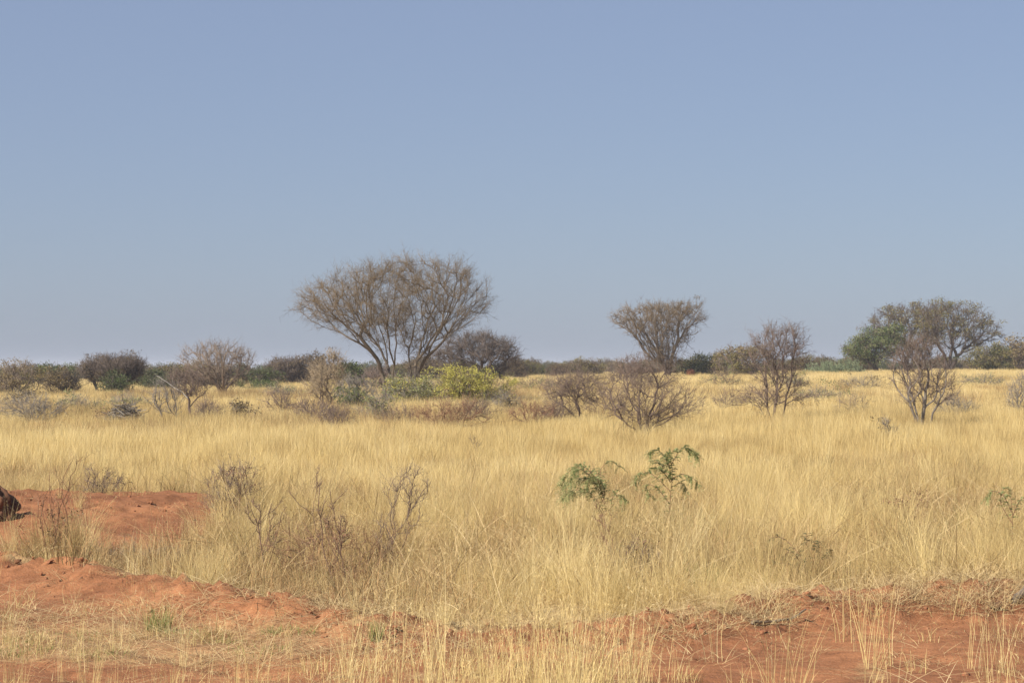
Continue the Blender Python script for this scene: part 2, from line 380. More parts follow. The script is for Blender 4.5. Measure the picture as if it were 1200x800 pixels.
def weedy(x, y):        # where dull undergrowth takes over from the straw
    px = 600 + F * x / y; py = HOR + F * CAMH / y
    m = np.maximum.reduce([ell(px, py, 370, 678, 130, 55), .8 * ell(px, py, 540, 690, 120, 40), .7 * ell(px, py, 760, 685, 70, 28), .6 * ell(px, py, 950, 675, 80, 26)])
    return np.clip(np.maximum(m, .9 * sstep(.50, .66, fbm(x * .6, y * .36, 131, 3)) * (1 - sstep(45, 60, y))), 0, 1)
def hgt(x, y):          # how tall the grass stands here
    return (1 - .35 * weedy(x, y)) * hgt0(x, y) * (1 + .75 * ell(600 + F * x / y, HOR + F * CAMH / y, 735, 648, 110, 20))
def hgt0(x, y):
    return .30 + .62 * fbm(x * .35, y * .22, 71, 3) + .55 * (fbm(x * 1.6, y * 1.3, 73, 2) - .5)
def grass():
    # field behind the windrow, near
    x, y = pts(15.5, 40, 22); p = dens(x, y) * (y > crest(x) - .3) * (1 - sstep(34, 40, y)); k = rng.uniform(0, 1, len(x)) < p; x, y = x[k], y[k]
    edge = sstep(0, 2.2, y - crest(x))
    emit('tall_dry_grass', c_near, NV, x, y, hgt(x, y) * (.62 + .38 * edge) * rng.uniform(.7, 1.2, len(x)), 'tall dry straw-coloured grass standing behind the bank of red earth', tilt=.2)
    x, y = pts(34, 95, 6.5, 6); p = sstep(34, 40, y) * (1 - sstep(85, 95, y)) * (.6 + .4 * fbm(x * .3, y * .3, 93, 2)); k = rng.uniform(0, 1, len(x)) < p; x, y = x[k], y[k]
    emit('dry_grass_field', c_mid, NV, x, y, hgt(x, y) * rng.uniform(.75, 1.1, len(x)), 'golden dry grass of the open field among the bare shrubs')
    x, y = pts(85, 420, 1.0, 14); p = sstep(85, 95, y); k = rng.uniform(0, 1, len(x)) < p; x, y = x[k], y[k]
    emit('far_dry_grass', c_far, NV, x, y, hgt(x, y) * rng.uniform(.7, 1.0, len(x)), 'pale golden dry grass reaching to the far tree line')
    x, y = pts(15.5, 60, 1.5); k = rng.uniform(0, 1, len(x)) < (dens(x, y) * sstep(.4, .62, fbm(x * .8, y * .5, 151, 2)) * (y > crest(x) + .4)); x, y = x[k], y[k]
    emit('pale_grass_clumps', c_tall, 6, x, y, hgt0(x, y) * rng.uniform(.9, 1.35, len(x)), 'taller pale clumps of grass standing out of the dry field', tint=rng.uniform(.55, 1, len(x)), tilt=.22)
    x, y = pts(12, 24, 30, 3); d = y - crest(x); px = 600 + F * x / y; py = HOR + F * CAMH / y
    p = sstep(.42, .60, fbm(x * .8, y * 1.2, 161, 3)) * sstep(-.4, -1.0, d) * (.15 + .6 * sstep(860, 760, px) * sstep(730, 750, py)) + .25 * np.exp(-((d - .3) / .5) ** 2)
    k = rng.uniform(0, 1, len(x)) < p; x, y = x[k], y[k]
    emit('grass_stubble', c_stub, 6, x, y, rng.uniform(.6, 1.4, len(x)), 'short dry grass stubble on the red soil', tint=rng.uniform(.1, .9, len(x)))
    x, y = pts(15.5, 34, 14); k = rng.uniform(0, 1, len(x)) < (.12 + .75 * weedy(x, y)) * dens(x, y) * (y > crest(x)); x, y = x[k], y[k]
    emit('bent_grass', c_heap, 8, x, y, rng.uniform(.9, 1.7, len(x)), 'bent and broken straw leaning through the tall grass', dz=.06, tilt=.55, tint=rng.uniform(0, 1, len(x)))
    # dull undergrowth below the tall grass
    x, y = pts(15.5, 45, 9); px = 600 + F * x / y; py = HOR + F * CAMH / y; p = (.42 * sstep(.35, .65, fbm(x * .6, y * .5, 81, 3)) + .65 * weedy(x, y)) * np.maximum(dens(x, y), .8 * ell(px, py, 380, 690, 130, 44) + .7 * ell(px, py, 165, 668, 100, 28)) * (y > crest(x)); k = rng.uniform(0, 1, len(x)) < p; x, y = x[k], y[k]
    emit('low_undergrowth', c_low, 6, x, y, rng.uniform(.8, 1.6, len(x)), 'dull brown low undergrowth between the tall dry stems')
    x, y = pts(56, 125, 1.6, 6); px = 600 + F * x / y
    p = sstep(.42, .62, fbm(x * .16, y * .07, 141, 3)) * (.25 + .75 * sstep(720, 560, px)); k = rng.uniform(0, 1, len(x)) < p; x, y = x[k], y[k]
    emit('field_weeds', c_weed, 6, x, y, rng.uniform(.7, 1.25, len(x)), 'brownish dry weeds scattered through the field below the thorn trees')
    # thin stems on the verge in front of the windrow
    x, y = pts(11.2, 19.5, 26, 2.5); p = dens(x, y) * (y < crest(x) - .5); k = rng.uniform(0, 1, len(x)) < p; x, y = x[k], y[k]
    emit('verge_grass', c_fine, 8, x, y, rng.uniform(.45, 1.12, len(x)) * (.65 + .35 * sstep(350, 480, 600 + F * x / y)), 'thin upright dry grass stems along the edge of the red track', tint=rng.uniform(.3, 1, len(x)))
    # straw lying on the ground
    x, y = pts(12, 30, 20, 3); px = 600 + F * x / y; py = HOR + F * CAMH / y
    d = y - crest(x)
    p = .95 * ell(px, py, 190, 748, 340, 34) + .5 * ell(px, py, 560, 752, 260, 26) + .6 * ell(px, py, 165, 668, 100, 28) + .16
    p = p + sstep(760, 820, px) * sstep(-.9, -.5, d) * sstep(.9, .5, d) * .9 * sstep(.35, .55, fbm(x * 1.3, y * 1.3, 99, 2)) + .5 * sstep(.2, .7, d) * sstep(1.6, .9, d)
    p = p * (1 - .95 * ell(px, py, 120, 612, 150, 26))
    k = rng.uniform(0, 1, len(x)) < p; x, y = x[k], y[k]
    emit('fallen_straw', c_lit, 8, x, y, rng.uniform(.6, 1.2, len(x)), 'fallen straw lying on the red soil and the bank', dz=.03, tilt=.12, tint=rng.uniform(0, 1, len(x)))
    x, y = pts(14, 24, 95, 3); px = 600 + F * x / y; d = y - crest(x)
    p = sstep(740, 840, px) * sstep(-.95, -.55, d) * sstep(.8, .3, d) * sstep(.33, .52, fbm(x * 1.1, y * 1.6, 99, 3)) + .25 * sstep(300, 380, px) * sstep(760, 700, px) * sstep(-.3, .1, d) * sstep(.9, .4, d)
    k = rng.uniform(0, 1, len(x)) < p; x, y = x[k], y[k]
    emit('straw_heap', c_heap, 8, x, y, rng.uniform(.5, 1.1, len(x)), 'raked-up heap of cut straw strewn over the bank at the road edge', dz=.03, tilt=.25, tint=rng.uniform(.1, 1, len(x)))
grass()

# ------------------------------------------------------------------ soil clods
def lump(n_sub, r, amp, seed, squash=(1, 1, 1)):
    import bmesh
    bm = bmesh.new(); bmesh.ops.create_icosphere(bm, subdivisions=n_sub, radius=1)
    V = np.array([v.co[:] for v in bm.verts]); T = np.array([[v.index for v in f.verts] for f in bm.faces]); bm.free()
    q = np.random.default_rng(seed); o = np.zeros(len(V))
    for k in range(5):
        dvec = q.normal(0, 1, 3) * (1.5 + 1.1 * k); o += np.sin(V @ dvec + q.uniform(0, 6)) * amp / (1 + .6 * k)
    V = V * (1 + o)[:, None] * r * np.array(squash)
    return V, T
def clods():
    c = bpy.data.collections.new('clod')
    for i in range(6):
        V, T = lump(2, .017, .42, 100 + i, (1, [.6, .9, .7, 1.2, .5, .8][i], [.6, .5, .7, .5, .6, .45][i])); me = mk_mesh('clod_%02d' % i, V, T, M['rock' if i == 4 else 'clod'], np.full(len(V), .3 + .1 * i)); c.objects.link(bpy.data.objects.new('clod_%02d' % i, me))
    x, y = pts(12, 32, 220, 3); d = y - crest(x)
    px = 600 + F * x / y; py = HOR + F * CAMH / y
    p = .85 * np.exp(-((d + .1) / .6) ** 2) * sstep(.35, .6, fbm(x * 1.5, y * 1.5, 55, 2)) + .05 + .12 * ell(px, py, 130, 615, 150, 30)
    p = p * (1 - .8 * sstep(-1.2, -1.8, d))
    k = rng.uniform(0, 1, len(x)) < p; x, y = x[k], y[k]
    s = .25 + 1.7 * rng.uniform(0, 1, len(x)) ** 7
    emit('soil_clods', c, 6, x, y, s, 'crumbled red soil clods along the pushed-up bank', tilt=.5, tint=rng.uniform(0, 1, len(x)))
clods()

# ------------------------------------------------------------------ woody plants
def tubes(g, chains, rad, var, sides_of):
    """continuous tapering tubes along polylines"""
    for P, R in chains:
        n = len(P)
        if n < 2: continue
        tan = unit(np.gradient(P, axis=0)); k = sides_of(R[0])
        ref = np.array([.31, .87, .38]); a = unit(np.cross(tan, ref)); b = np.cross(tan, a)
        th = np.arange(k) * 2 * np.pi / k
        ring = P[:, None] + R[:, None, None] * (np.cos(th)[None, :, None] * a[:, None] + np.sin(th)[None, :, None] * b[:, None])
        i = np.arange(n - 1)[:, None] * k; j = np.arange(k)[None]; j2 = (np.arange(k)[None] + 1) % k
        A, B, C, D = i + j, i + j2, i + k + j2, i + k + j
        T = np.concatenate([np.stack([A, B, C], -1).reshape(-1, 3), np.stack([A, C, D], -1).reshape(-1, 3)])
        v = var() if callable(var) else var
        g.add(ring.reshape(-1, 3), T, np.full(n * k, v))
def needles(g, P0, P1, r, r_, var):
    """three-sided tapering twigs from P0 to P1"""
    n = len(P0)
    if not n: return
    ax = unit(P1 - P0); a = unit(np.cross(ax, r_.normal(0, 1, (n, 3)))); b = np.cross(ax, a)
    r = np.broadcast_to(r, (n,))[:, None]
    V = np.stack([P0 + a * r, P0 + (-.5 * a + .866 * b) * r, P0 + (-.5 * a - .866 * b) * r, P1], 1).reshape(-1, 3)
    T = (np.arange(n) * 4)[:, None, None] + np.array([[0, 1, 3], [1, 2, 3], [2, 0, 3]])[None]
    g.add(V, T.reshape(-1, 3), np.repeat(var, 4))
def leaves(g, P, size, r_, var, up=.3):
    n = len(P)
    if not n: return
    a = unit(r_.normal(0, 1, (n, 3))); nrm = unit(r_.normal(0, 1, (n, 3)) + [0, 0, up]); b = unit(np.cross(nrm, a)); a = np.cross(b, nrm)
    s = (size * r_.uniform(.6, 1.4, n))[:, None]
    V = np.stack([P - a * s, P - b * s * .55, P + a * s, P + b * s * .55], 1).reshape(-1, 3)
    T = (np.arange(n) * 4)[:, None, None] + np.array([[0, 1, 2], [0, 2, 3]])[None]
    g.add(V, T.reshape(-1, 3), np.repeat(var, 4))

def env_points(rows, n, r_, power, depth, s, cx0, gy, topbias=0.):
    """points in a body of revolution-like volume whose outline rows are (photo row, left, right)"""
    rows = np.array(sorted(rows), float); py = np.linspace(rows[0, 0], rows[-1, 0], 200)
    Lr, Rr = np.interp(py, rows[:, 0], rows[:, 1]), np.interp(py, rows[:, 0], rows[:, 2])
    w = np.maximum(Rr - Lr, .5) ** 1.4 * np.exp(-topbias * (py - py[0]) / (py[-1] - py[0]))
    i = r_.choice(200, n, p=w / w.sum()); c, h = (Lr[i] + Rr[i]) / 2, (Rr[i] - Lr[i]) / 2
    a = r_.uniform(0, 2 * np.pi, n); q = r_.uniform(0, 1, n) ** power
    X = (c + h * q * np.cos(a) - cx0) * s; Y = h * q * np.sin(a) * depth * s
    Z = (gy - py[i] + r_.uniform(-.5, .5, n)) * s
    return np.stack([X, Y, Z], -1)

def mst(stems, P, bf, warp=None):
    """tree through the points: each joins where distance + bf * path length is least"""
    N = len(P); pos = []; par = []; pl = []
    for st in stems:
        last = -1
        for k, p in enumerate(st):
            if k == 0 and len(pos):
                dd = np.linalg.norm(np.array(pos) - p, axis=1)
                if dd.min() < 1e-6 or p[2] > .12: last = int(dd.argmin()); continue
            pos.append(np.array(p, float)); par.append(last)
            pl.append(0 if last < 0 else pl[last] + np.linalg.norm(pos[-1] - pos[last])); last = len(pos) - 1
    wp = warp if warp is not None else (lambda q: np.asarray(q))
    real = [np.array(p) for p in pos]; PR = P; P = wp(P); pos = [wp(p) for p in pos]
    if warp is not None:
        pl = []
        for i in range(len(pos)): pl.append(0 if par[i] < 0 else pl[par[i]] + np.linalg.norm(pos[i] - pos[par[i]]))
    best = np.full(N, 1e9); bp = np.zeros(N, int); done = np.zeros(N, bool)
    for i in range(len(pos)):
        c = np.linalg.norm(P - pos[i], axis=1) + bf * pl[i]; m = c < best; best[m] = c[m]; bp[m] = i
    for _ in range(N):
        j = int(np.argmin(np.where(done, 1e9, best))); done[j] = True
        pos.append(P[j]); real.append(PR[j]); par.append(int(bp[j])); pl.append(pl[bp[j]] + np.linalg.norm(P[j] - pos[bp[j]])); i = len(pos) - 1
        c = np.linalg.norm(P - P[j], axis=1) + bf * pl[i]; m = (c < best) & ~done; best[m] = c[m]; bp[m] = i
    return np.array(real), np.array(par)

def woody(name, label, cat, px, D, rows, bark, twig, npts=200, power=.6, depth=.85, bf=.5, R0=.08, rmin=.006, stems=None, nst=4,
          ntw=3, tlen=.4, tr=.006, tup=.35, leaf=None, group=None, seed=1, topbias=0., thresh=.02, pexp=.48, tpow=1.0, sub=2, wob=.12, fan=None, relax=1):
    r_ = np.random.default_rng(seed); s = D / F; base = gp(px, D)
    gy = HOR + F * (CAMH - base[2]) / D
    W3 = lambda q: np.array([(q[0] - px) * s, (q[2] if len(q) > 2 else 0.), (gy - q[1]) * s])
    if stems is None:
        st = []; low = max(r[0] for r in rows)
        for k in range(nst):
            e = env_points(rows, 1, r_, .6, depth, s, px, gy)[0]
            b = np.array([r_.normal(0, .06), r_.normal(0, .06), -.08]); f = r_.uniform(.4, .6)
            m = b + (e - b) * f * np.array([.75, .75, 1.0]); m2 = b + (m - b) * .5 * np.array([.7, .7, 1.]) + r_.normal(0, .05, 3) * np.linalg.norm(m)
            st.append([b, m2, m])
    else:
        st = [[W3(q) for q in L] for L in stems]
        for L in st:
            if L[0][2] < .4: L[0][2] = -.08
    # resample stems so that branches can leave them anywhere
    rs = []
    for L in st:
        L = np.array(L); o = [L[0]]
        for a, b in zip(L[:-1], L[1:]):
            k = max(1, int(np.linalg.norm(b - a) / .45))
            for q in range(1, k + 1):
                o.append(a + (b - a) * q / k + (r_.normal(0, .03, 3) * np.linalg.norm(b - a) if q < k else 0))
        rs.append(o)
    P = env_points(rows, npts, r_, power, depth, s, px, gy, topbias)
    warp = None
    if fan:                                  # limbs run outward from a point near the foot: sideways steps cost more than outward ones
        ap = W3(fan[:2]); rm = np.linalg.norm(P - ap, axis=1).mean()
        def warp(q):
            v = np.asarray(q) - ap; r = np.linalg.norm(v, axis=-1, keepdims=True); return np.concatenate([v / np.maximum(r, .05) * rm, r * fan[2]], -1)
    pos, par = mst(rs, P, bf, warp)
    n = len(pos); nch = np.zeros(n, int)
    order = np.argsort(-np.array([0] * n)) if False else range(n - 1, -1, -1)
    cnt = np.ones(n); kids = [[] for _ in range(n)]
    for i in range(n):
        if par[i] >= 0: kids[par[i]].append(i)
    ns0 = len(pos) - npts
    for _ in range(relax):
        new = pos.copy()
        for i in range(ns0, len(pos)):
            if kids[i] and par[i] >= 0: new[i] = .5 * pos[i] + .25 * pos[par[i]] + .25 * pos[kids[i]].mean(0)
        pos = new
    # tips count, children always come after their parents
    for i in range(n - 1, -1, -1):
        if par[i] >= 0: cnt[par[i]] += cnt[i]
    rootmax = max(cnt[i] for i in range(n) if par[i] < 0)
    rad = np.maximum(R0 * (cnt / rootmax) ** pexp, rmin)
    chains = []; seen = np.zeros(n, bool)
    starts = [i for i in range(n) if par[i] < 0]
    while starts:
        i = starts.pop(); path = [par[i]] if par[i] >= 0 else []
        while True:
            path.append(i)
            if not kids[i]: break
            ks = sorted(kids[i], key=lambda c: -cnt[c]); starts += ks[1:]; i = ks[0]
        Pc = pos[path]; Rc = rad[path].copy()
        if par[path[0]] >= 0 or len(path) > 1 and par[path[1]] == path[0]: Rc[0] = min(Rc[0], Rc[1] * 1.15)
        if len(Pc) >= 2:                       # Catmull-Rom with a little wander
            E = np.concatenate([[2 * Pc[0] - Pc[1]], Pc, [2 * Pc[-1] - Pc[-2]]]); o = []; oR = []
            for k in range(1, len(E) - 2):
                for t in np.arange(sub) / sub:
                    p0, p1, p2, p3 = E[k - 1], E[k], E[k + 1], E[k + 2]
                    q = .5 * (2 * p1 + (p2 - p0) * t + (2 * p0 - 5 * p1 + 4 * p2 - p3) * t * t + (3 * p1 - p0 - 3 * p2 + p3) * t ** 3)
                    if t > 0: q = q + r_.normal(0, wob, 3) * np.linalg.norm(p2 - p1) * .5
                    o.append(q); oR.append(Rc[k - 1] * (1 - t) + Rc[k] * t)
            o.append(Pc[-1]); oR.append(Rc[-1] * .6)
            chains.append((np.array(o), np.array(oR)))
    g1, g2 = Geo(), Geo()
    vv = lambda: r_.uniform(.15, .85)
    tubes(g1, [c for c in chains if c[1].max() >= thresh], None, vv, lambda r: 7 if r > .05 else 5)
    thin = [c for c in chains if c[1].max() < thresh]
    tubes(g2, thin, None, vv, lambda r: 3)
    # twigs
    idx = np.where(rad < np.quantile(rad, .93))[0]; idx = idx[par[idx] >= 0]
    if ntw and len(idx):
        I = np.repeat(idx, ntw); f = r_.uniform(0, 1, len(I))[:, None]
        A = pos[I] * f + pos[par[I]] * (1 - f); dr = unit(pos[I] - pos[par[I]])
        out = A.copy(); out[:, 2] -= (gy - np.mean([r[0] for r in rows])) * s * .5; out = unit(out)
        d1 = unit(dr * .7 + out * .4 + r_.normal(0, .55, A.shape) + [0, 0, tup])
        ln = (tlen * r_.uniform(.4, 1.3, len(I)) ** tpow)[:, None]; B = A + d1 * ln
        var = r_.uniform(0, 1, len(I))
        needles(g2, A, B, tr, r_, var)
        for q in range(3):
            f2 = r_.uniform(.2, .9, len(I))[:, None]; A2 = A + (B - A) * f2
            d2 = unit(d1 * .6 + r_.normal(0, .7, A.shape) + [0, 0, tup * .6]); B2 = A2 + d2 * ln * r_.uniform(.25, .65, len(I))[:, None]
            needles(g2, A2, B2, tr * .75, r_, var)
        tips = np.concatenate([B, B2, A])
    else: tips = pos[idx]
    root = thing(name, base, label, cat, group)
    if not g1.V:
        tubes(g1, sorted(chains, key=lambda c: -c[1].max())[:3], None, vv, lambda r: 5)
    link('trunk' if cat == 'tree' else 'stem', g1.mesh(name + '_stem', M[bark], True), root)
    if g2.V: link('crown' if cat == 'tree' else 'twigs', g2.mesh(name + '_twigs', M[twig]), root)
    for lf in (leaf or []):
        g3 = Geo(); nl, size, lm = lf[:3]; keep = lf[3] if len(lf) > 3 else None
        T0 = tips
        if keep is not None:
            X = T0[:, 0] / s + px; Yp = gy - T0[:, 2] / s; mk = (X > keep[0]) & (X < keep[1]) & (Yp > keep[2]) & (Yp < keep[3]); T0 = T0[mk]
        if len(T0) == 0: continue
        # leaves gather in clumps round some of the tips
        cl = T0[r_.integers(0, len(T0), max(12, nl // 40))]; pk = cl[r_.integers(0, len(cl), nl)]
        Pl = pk + r_.normal(0, 1, (nl, 3)) * (size * 3.8) * np.array([1, 1, .6])
        leaves(g3, Pl, size, r_, np.clip(r_.uniform(0, 1, nl), 0, 1))
        link('leaves', g3.mesh(name + '_leaves', M[lm]), root)
    return root

T, S = 'tree', 'shrub'
# the big spreading thorn tree
woody('thorn_tree', 'tall bare thorn tree with a wide fan-shaped crown on several pale stems', T, 465, 100,
      [(302, 468, 514), (307, 446, 538), (315, 412, 556), (324, 386, 568), (335, 364, 577), (346, 348, 581), (357, 332, 585), (368, 344, 584), (380, 370, 562), (392, 398, 540), (404, 420, 518), (416, 434, 504)],
      'bark', 'twig', npts=1250, power=.5, depth=.85, bf=.30, R0=.115, rmin=.0070, ntw=7, tlen=.66, tr=.0056, tup=.16, seed=9, thresh=.022, topbias=.35, pexp=.49, wob=.05, fan=(466, 446, .50), relax=3,
      stems=[[(453, 476, 0), (450, 446, -.1), (442, 420, -.3), (424, 396, -.7), (400, 376, -1.1)], [(456, 476, .15), (456, 440, .4), (450, 404, .9), (440, 370, 1.5)],
             [(458, 476, -.1), (461, 440, -.3), (466, 402, -1.0), (464, 362, -1.7)], [(482, 476, .2), (482, 450, .2), (491, 412, .6), (501, 372, 1.2)],
             [(482, 450, .2), (496, 424, -.2), (520, 400, -.6), (544, 384, -1.0)], [(482, 450, .2), (478, 418, .8), (484, 380, 1.9)]])
# other trees of the middle distance
woody('acacia_tree', 'dark bare umbrella tree with drooping sides beside the big thorn tree', T, 562, 150,
      [(393, 545, 575), (400, 524, 597), (410, 511, 612), (420, 508, 609), (430, 512, 602), (440, 522, 592), (448, 540, 582)],
      'bark_dark', 'twig_dark', npts=700, power=.45, depth=.9, fan=(562, 446, .5), bf=.3, R0=.15, rmin=.012, ntw=6, tlen=.7, tr=.0105, tup=.0, seed=5, thresh=.05, topbias=.8)
woody('acacia_tree', 'bare funnel-shaped tree with dense upright stems before the red termite mound', T, 784, 180,
      [(354, 815, 822), (358, 735, 824), (365, 716, 828), (375, 716, 826), (385, 728, 822), (396, 742, 812), (408, 748, 806), (420, 755, 802), (432, 764, 800)],
      'bark', 'twig', npts=800, power=.55, depth=.9, bf=.25, R0=.16, rmin=.012, ntw=5, tlen=.7, tr=.0115, tup=.25, seed=6, thresh=.05, nst=8, fan=(784, 436, .45), relax=2, leaf=[(2850, 0.0476, 'leaf_brown')])
woody('acacia_tree', 'flat-topped brown thorn tree with a green bush at its foot', T, 128, 130,
      [(423, 110, 158), (428, 96, 167), (436, 94, 168), (442, 98, 163), (448, 108, 152)],
      'bark_dark', 'twig_dark', npts=600, power=.5, depth=.9, bf=.6, R0=.12, rmin=.012, ntw=6, tlen=.6, tr=.0115, tup=.3, seed=7, thresh=.045, topbias=.5, leaf=[(4940, 0.0408, 'leaf_brown')],
      stems=[[(118, 466), (112, 452), (102, 440)], [(122, 466, .3), (124, 450, .6), (130, 436, 1)], [(126, 466, -.2), (138, 452, -.5), (150, 438, -1)], [(124, 466, .1), (130, 452, -1), (126, 436, -1.8)]])
woody('leafy_bush', 'green leafy bush growing under the flat-topped brown thorn tree', S, 136, 127,
      [(443, 122, 150), (450, 116, 155), (460, 116, 156), (467, 120, 152)], 'bark_dark', 'twig_dark', npts=90, nst=5, R0=.04, ntw=3, tlen=.4, tr=.01, seed=8, leaf=[(4180, 0.0476, 'leaf_dark'), (2280, 0.0476, 'leaf_green')])
woody('thorn_tree', 'bare pinkish-brown thorn tree with a rounded fan crown on pale stems', T, 263, 122,
      [(402, 238, 270), (407, 222, 288), (416, 210, 298), (426, 208, 303), (436, 220, 300), (446, 238, 292), (456, 250, 282)],
      'twig_pink', 'twig_pink', npts=420, power=.55, depth=.9, fan=(263, 458, .45), relax=2, bf=.25, R0=.085, rmin=.010, ntw=4, tlen=.55, tr=.008, tup=.3, seed=9, thresh=.03, nst=6)
woody('acacia_tree', 'dark layered thorn tree standing between the pinkish and the big thorn trees', T, 340, 170,
      [(424, 330, 352), (428, 314, 360), (434, 310, 362), (440, 318, 362), (447, 328, 352)], 'bark_dark', 'twig_dark', npts=400, power=.5, bf=.6, R0=.12, rmin=.014, ntw=6, tlen=.7, tr=.015, tup=.05, seed=10, thresh=.05, leaf=[(2280, 0.0612, 'leaf_brown')])
woody('acacia_tree', 'leafy green acacia leaning out beside two olive-brown acacias', T, 1028, 208,
      [(384, 1040, 1052), (392, 1012, 1056), (400, 992, 1056), (408, 985, 1052), (416, 988, 1048), (424, 1000, 1040)], 'bark_dark', 'twig_dark', npts=350, power=.5, bf=.4, R0=.14, rmin=.014, ntw=4, tlen=.6, tr=.013, tup=.2, seed=11, thresh=.06,
      leaf=[(10450, 0.068, 'leaf_green'), (5000, 0.068, 'leaf_pale')])
woody('acacia_tree', 'olive-brown acacia with tangled crown between the green acacia and its twin', T, 1062, 214,
      [(358, 1046, 1086), (363, 1028, 1100), (372, 1014, 1110), (384, 1012, 1112), (396, 1018, 1106), (410, 1032, 1096), (422, 1042, 1084)], 'bark_dark', 'twig_dark', npts=500, power=.5, bf=.4, R0=.15, rmin=.014, ntw=5, tlen=.7, tr=.014, tup=.2, seed=12, thresh=.06,
      leaf=[(7220, 0.0646, 'leaf_olive'), (4180, 0.0612, 'leaf_brown')])
woody('acacia_tree', 'open-crowned olive-brown acacia with visible limbs on a dark trunk', T, 1112, 206,
      [(355, 1086, 1130), (361, 1076, 1148), (371, 1072, 1160), (383, 1074, 1172), (394, 1080, 1176), (402, 1090, 1164), (410, 1098, 1140)], 'bark_dark', 'twig_dark', npts=480, power=.45, bf=.4, R0=.17, rmin=.016, ntw=4, tlen=.7, tr=.014, tup=.2, seed=13, thresh=.06,
      stems=[[(1112, 438), (1108, 420, .2), (1100, 400, .8), (1098, 380, 1)], [(1113, 438, .2), (1120, 418, -.3), (1138, 400, -1), (1155, 390, -1.4)], [(1112, 438, .1), (1116, 415, .8), (1122, 390, 1.5), (1120, 372, 2)]],
      leaf=[(4940, 0.0612, 'leaf_olive'), (4560, 0.0612, 'leaf_brown')])
# bushes of the middle distance on the grass
woody('leafy_bush', 'tan and olive twiggy bush by the flat-topped green tree', S, 16, 124,
      [(429, 0, 32), (434, -18, 44), (446, -24, 47), (458, -22, 44), (468, -14, 38)], 'bark_dark', 'twig_pink', npts=260, nst=6, R0=.05, ntw=4, tlen=.5, tr=.010, seed=14, leaf=[(4940, 0.0408, 'leaf_tan'), (1710, 0.0408, 'leaf_olive')])
woody('acacia_tree', 'flat-topped green tree showing above a tan bush', T, 68, 185,
      [(433, 50, 84), (436, 42, 91), (441, 42, 91), (448, 50, 86)], 'bark_dark', 'twig_dark', npts=200, R0=.12, rmin=.014, ntw=4, tlen=.6, tr=.014, seed=15, thresh=.06, leaf=[(7600, 0.068, 'leaf_dark'), (3800, 0.068, 'leaf_green')])
woody('leafy_bush', 'tan bush with dark brown side and leaning stem', S, 76, 128,
      [(438, 56, 88), (443, 48, 94), (454, 50, 97), (464, 60, 97)], 'bark_dark', 'twig_dark', npts=200, nst=5, R0=.05, ntw=4, tlen=.45, tr=.010, seed=16, leaf=[(3420, 0.0408, 'leaf_tan', (40, 85, 430, 452)), (1710, 0.0408, 'leaf_brown')])
woody('leafy_bush', 'dark green bush beside the flat-topped brown thorn tree', S, 184, 150,
      [(437, 172, 196), (442, 166, 203), (450, 164, 206), (459, 168, 202)], 'bark_dark', 'twig_dark', npts=140, nst=5, R0=.05, ntw=3, tlen=.4, tr=.011, seed=17, leaf=[(5700, 0.0544, 'leaf_dark'), (2850, 0.0544, 'leaf_green')])
woody('leafy_bush', 'low pale green bush at the foot of the pinkish thorn tree', S, 306, 140,
      [(451, 292, 322), (455, 284, 332), (462, 284, 334)], 'bark_dark', 'twig_dark', npts=90, nst=5, R0=.03, ntw=3, tlen=.35, tr=.010, seed=18, leaf=[(4940, 0.0408, 'leaf_green'), (2280, 0.0408, 'leaf_pale')])
woody('leafy_bush', 'round green bush behind the pale feathery shrub', S, 412, 150,
      [(430, 404, 420), (436, 398, 427), (448, 398, 428)], 'bark_dark', 'twig_dark', npts=90, nst=4, R0=.04, ntw=3, tlen=.35, tr=.010, seed=19, leaf=[(4940, 0.0544, 'leaf_dark'), (2280, 0.0544, 'leaf_green')])
woody('bare_bush', 'rusty brown bare bush behind the stems of the big thorn tree', S, 440, 135,
      [(432, 425, 455), (440, 418, 470), (455, 418, 475)], 'bark_dark', 'twig_purple', npts=180, nst=6, R0=.04, ntw=4, tlen=.5, tr=.011, seed=20)
woody('feathery_shrub', 'pale straw-coloured feathery shrub on a dark stem', S, 385, 92,
      [(416, 386, 398), (425, 374, 404), (436, 362, 406), (448, 355, 406), (460, 362, 404), (468, 370, 398)], 'twig_purple', 'twig_pale', npts=300, nst=4, R0=.05, ntw=4, tlen=.42, tr=.006, tup=.3, seed=21, leaf=[(1500, .03, 'twig_pale')])
woody('leafy_bush', 'yellow-green leafy bush in front of the dark umbrella tree', S, 548, 93,
      [(434, 530, 545), (441, 516, 562), (447, 510, 588), (455, 506, 600), (465, 508, 606), (476, 520, 600)], 'twig_purple', 'twig_purple', npts=220, nst=8, R0=.03, ntw=4, tlen=.5, tr=.006, tup=.9, seed=22, depth=.6, leaf=[(16150, 0.0286, 'leaf_yellow'), (2470, 0.0286, 'leaf_pale'), (500, .04, 'leaf_green', (505, 540, 455, 482))])
woody('leafy_bush', 'pale grey-green bush under the stems of the big thorn tree', S, 468, 95,
      [(446, 455, 500), (453, 440, 512), (464, 434, 514), (480, 440, 508)], 'twig_grey', 'twig_grey', npts=180, nst=8, R0=.03, ntw=4, tlen=.45, tr=.006, tup=.6, seed=23, depth=.6, leaf=[(3200, .04, 'leaf_pale'), (900, .04, 'leaf_yellow')])
woody('leafy_bush', 'grey twiggy shrub with green leaves low down beside the feathery shrub', S, 418, 88,
      [(444, 405, 425), (454, 394, 442), (468, 392, 446), (484, 400, 438)], 'twig_grey', 'twig_grey', npts=200, nst=6, R0=.03, ntw=4, tlen=.4, tr=.006, tup=.4, seed=24, depth=.7, leaf=[(2090, 0.0306, 'leaf_green', (392, 425, 455, 486)), (500, .04, 'leaf_pale')])
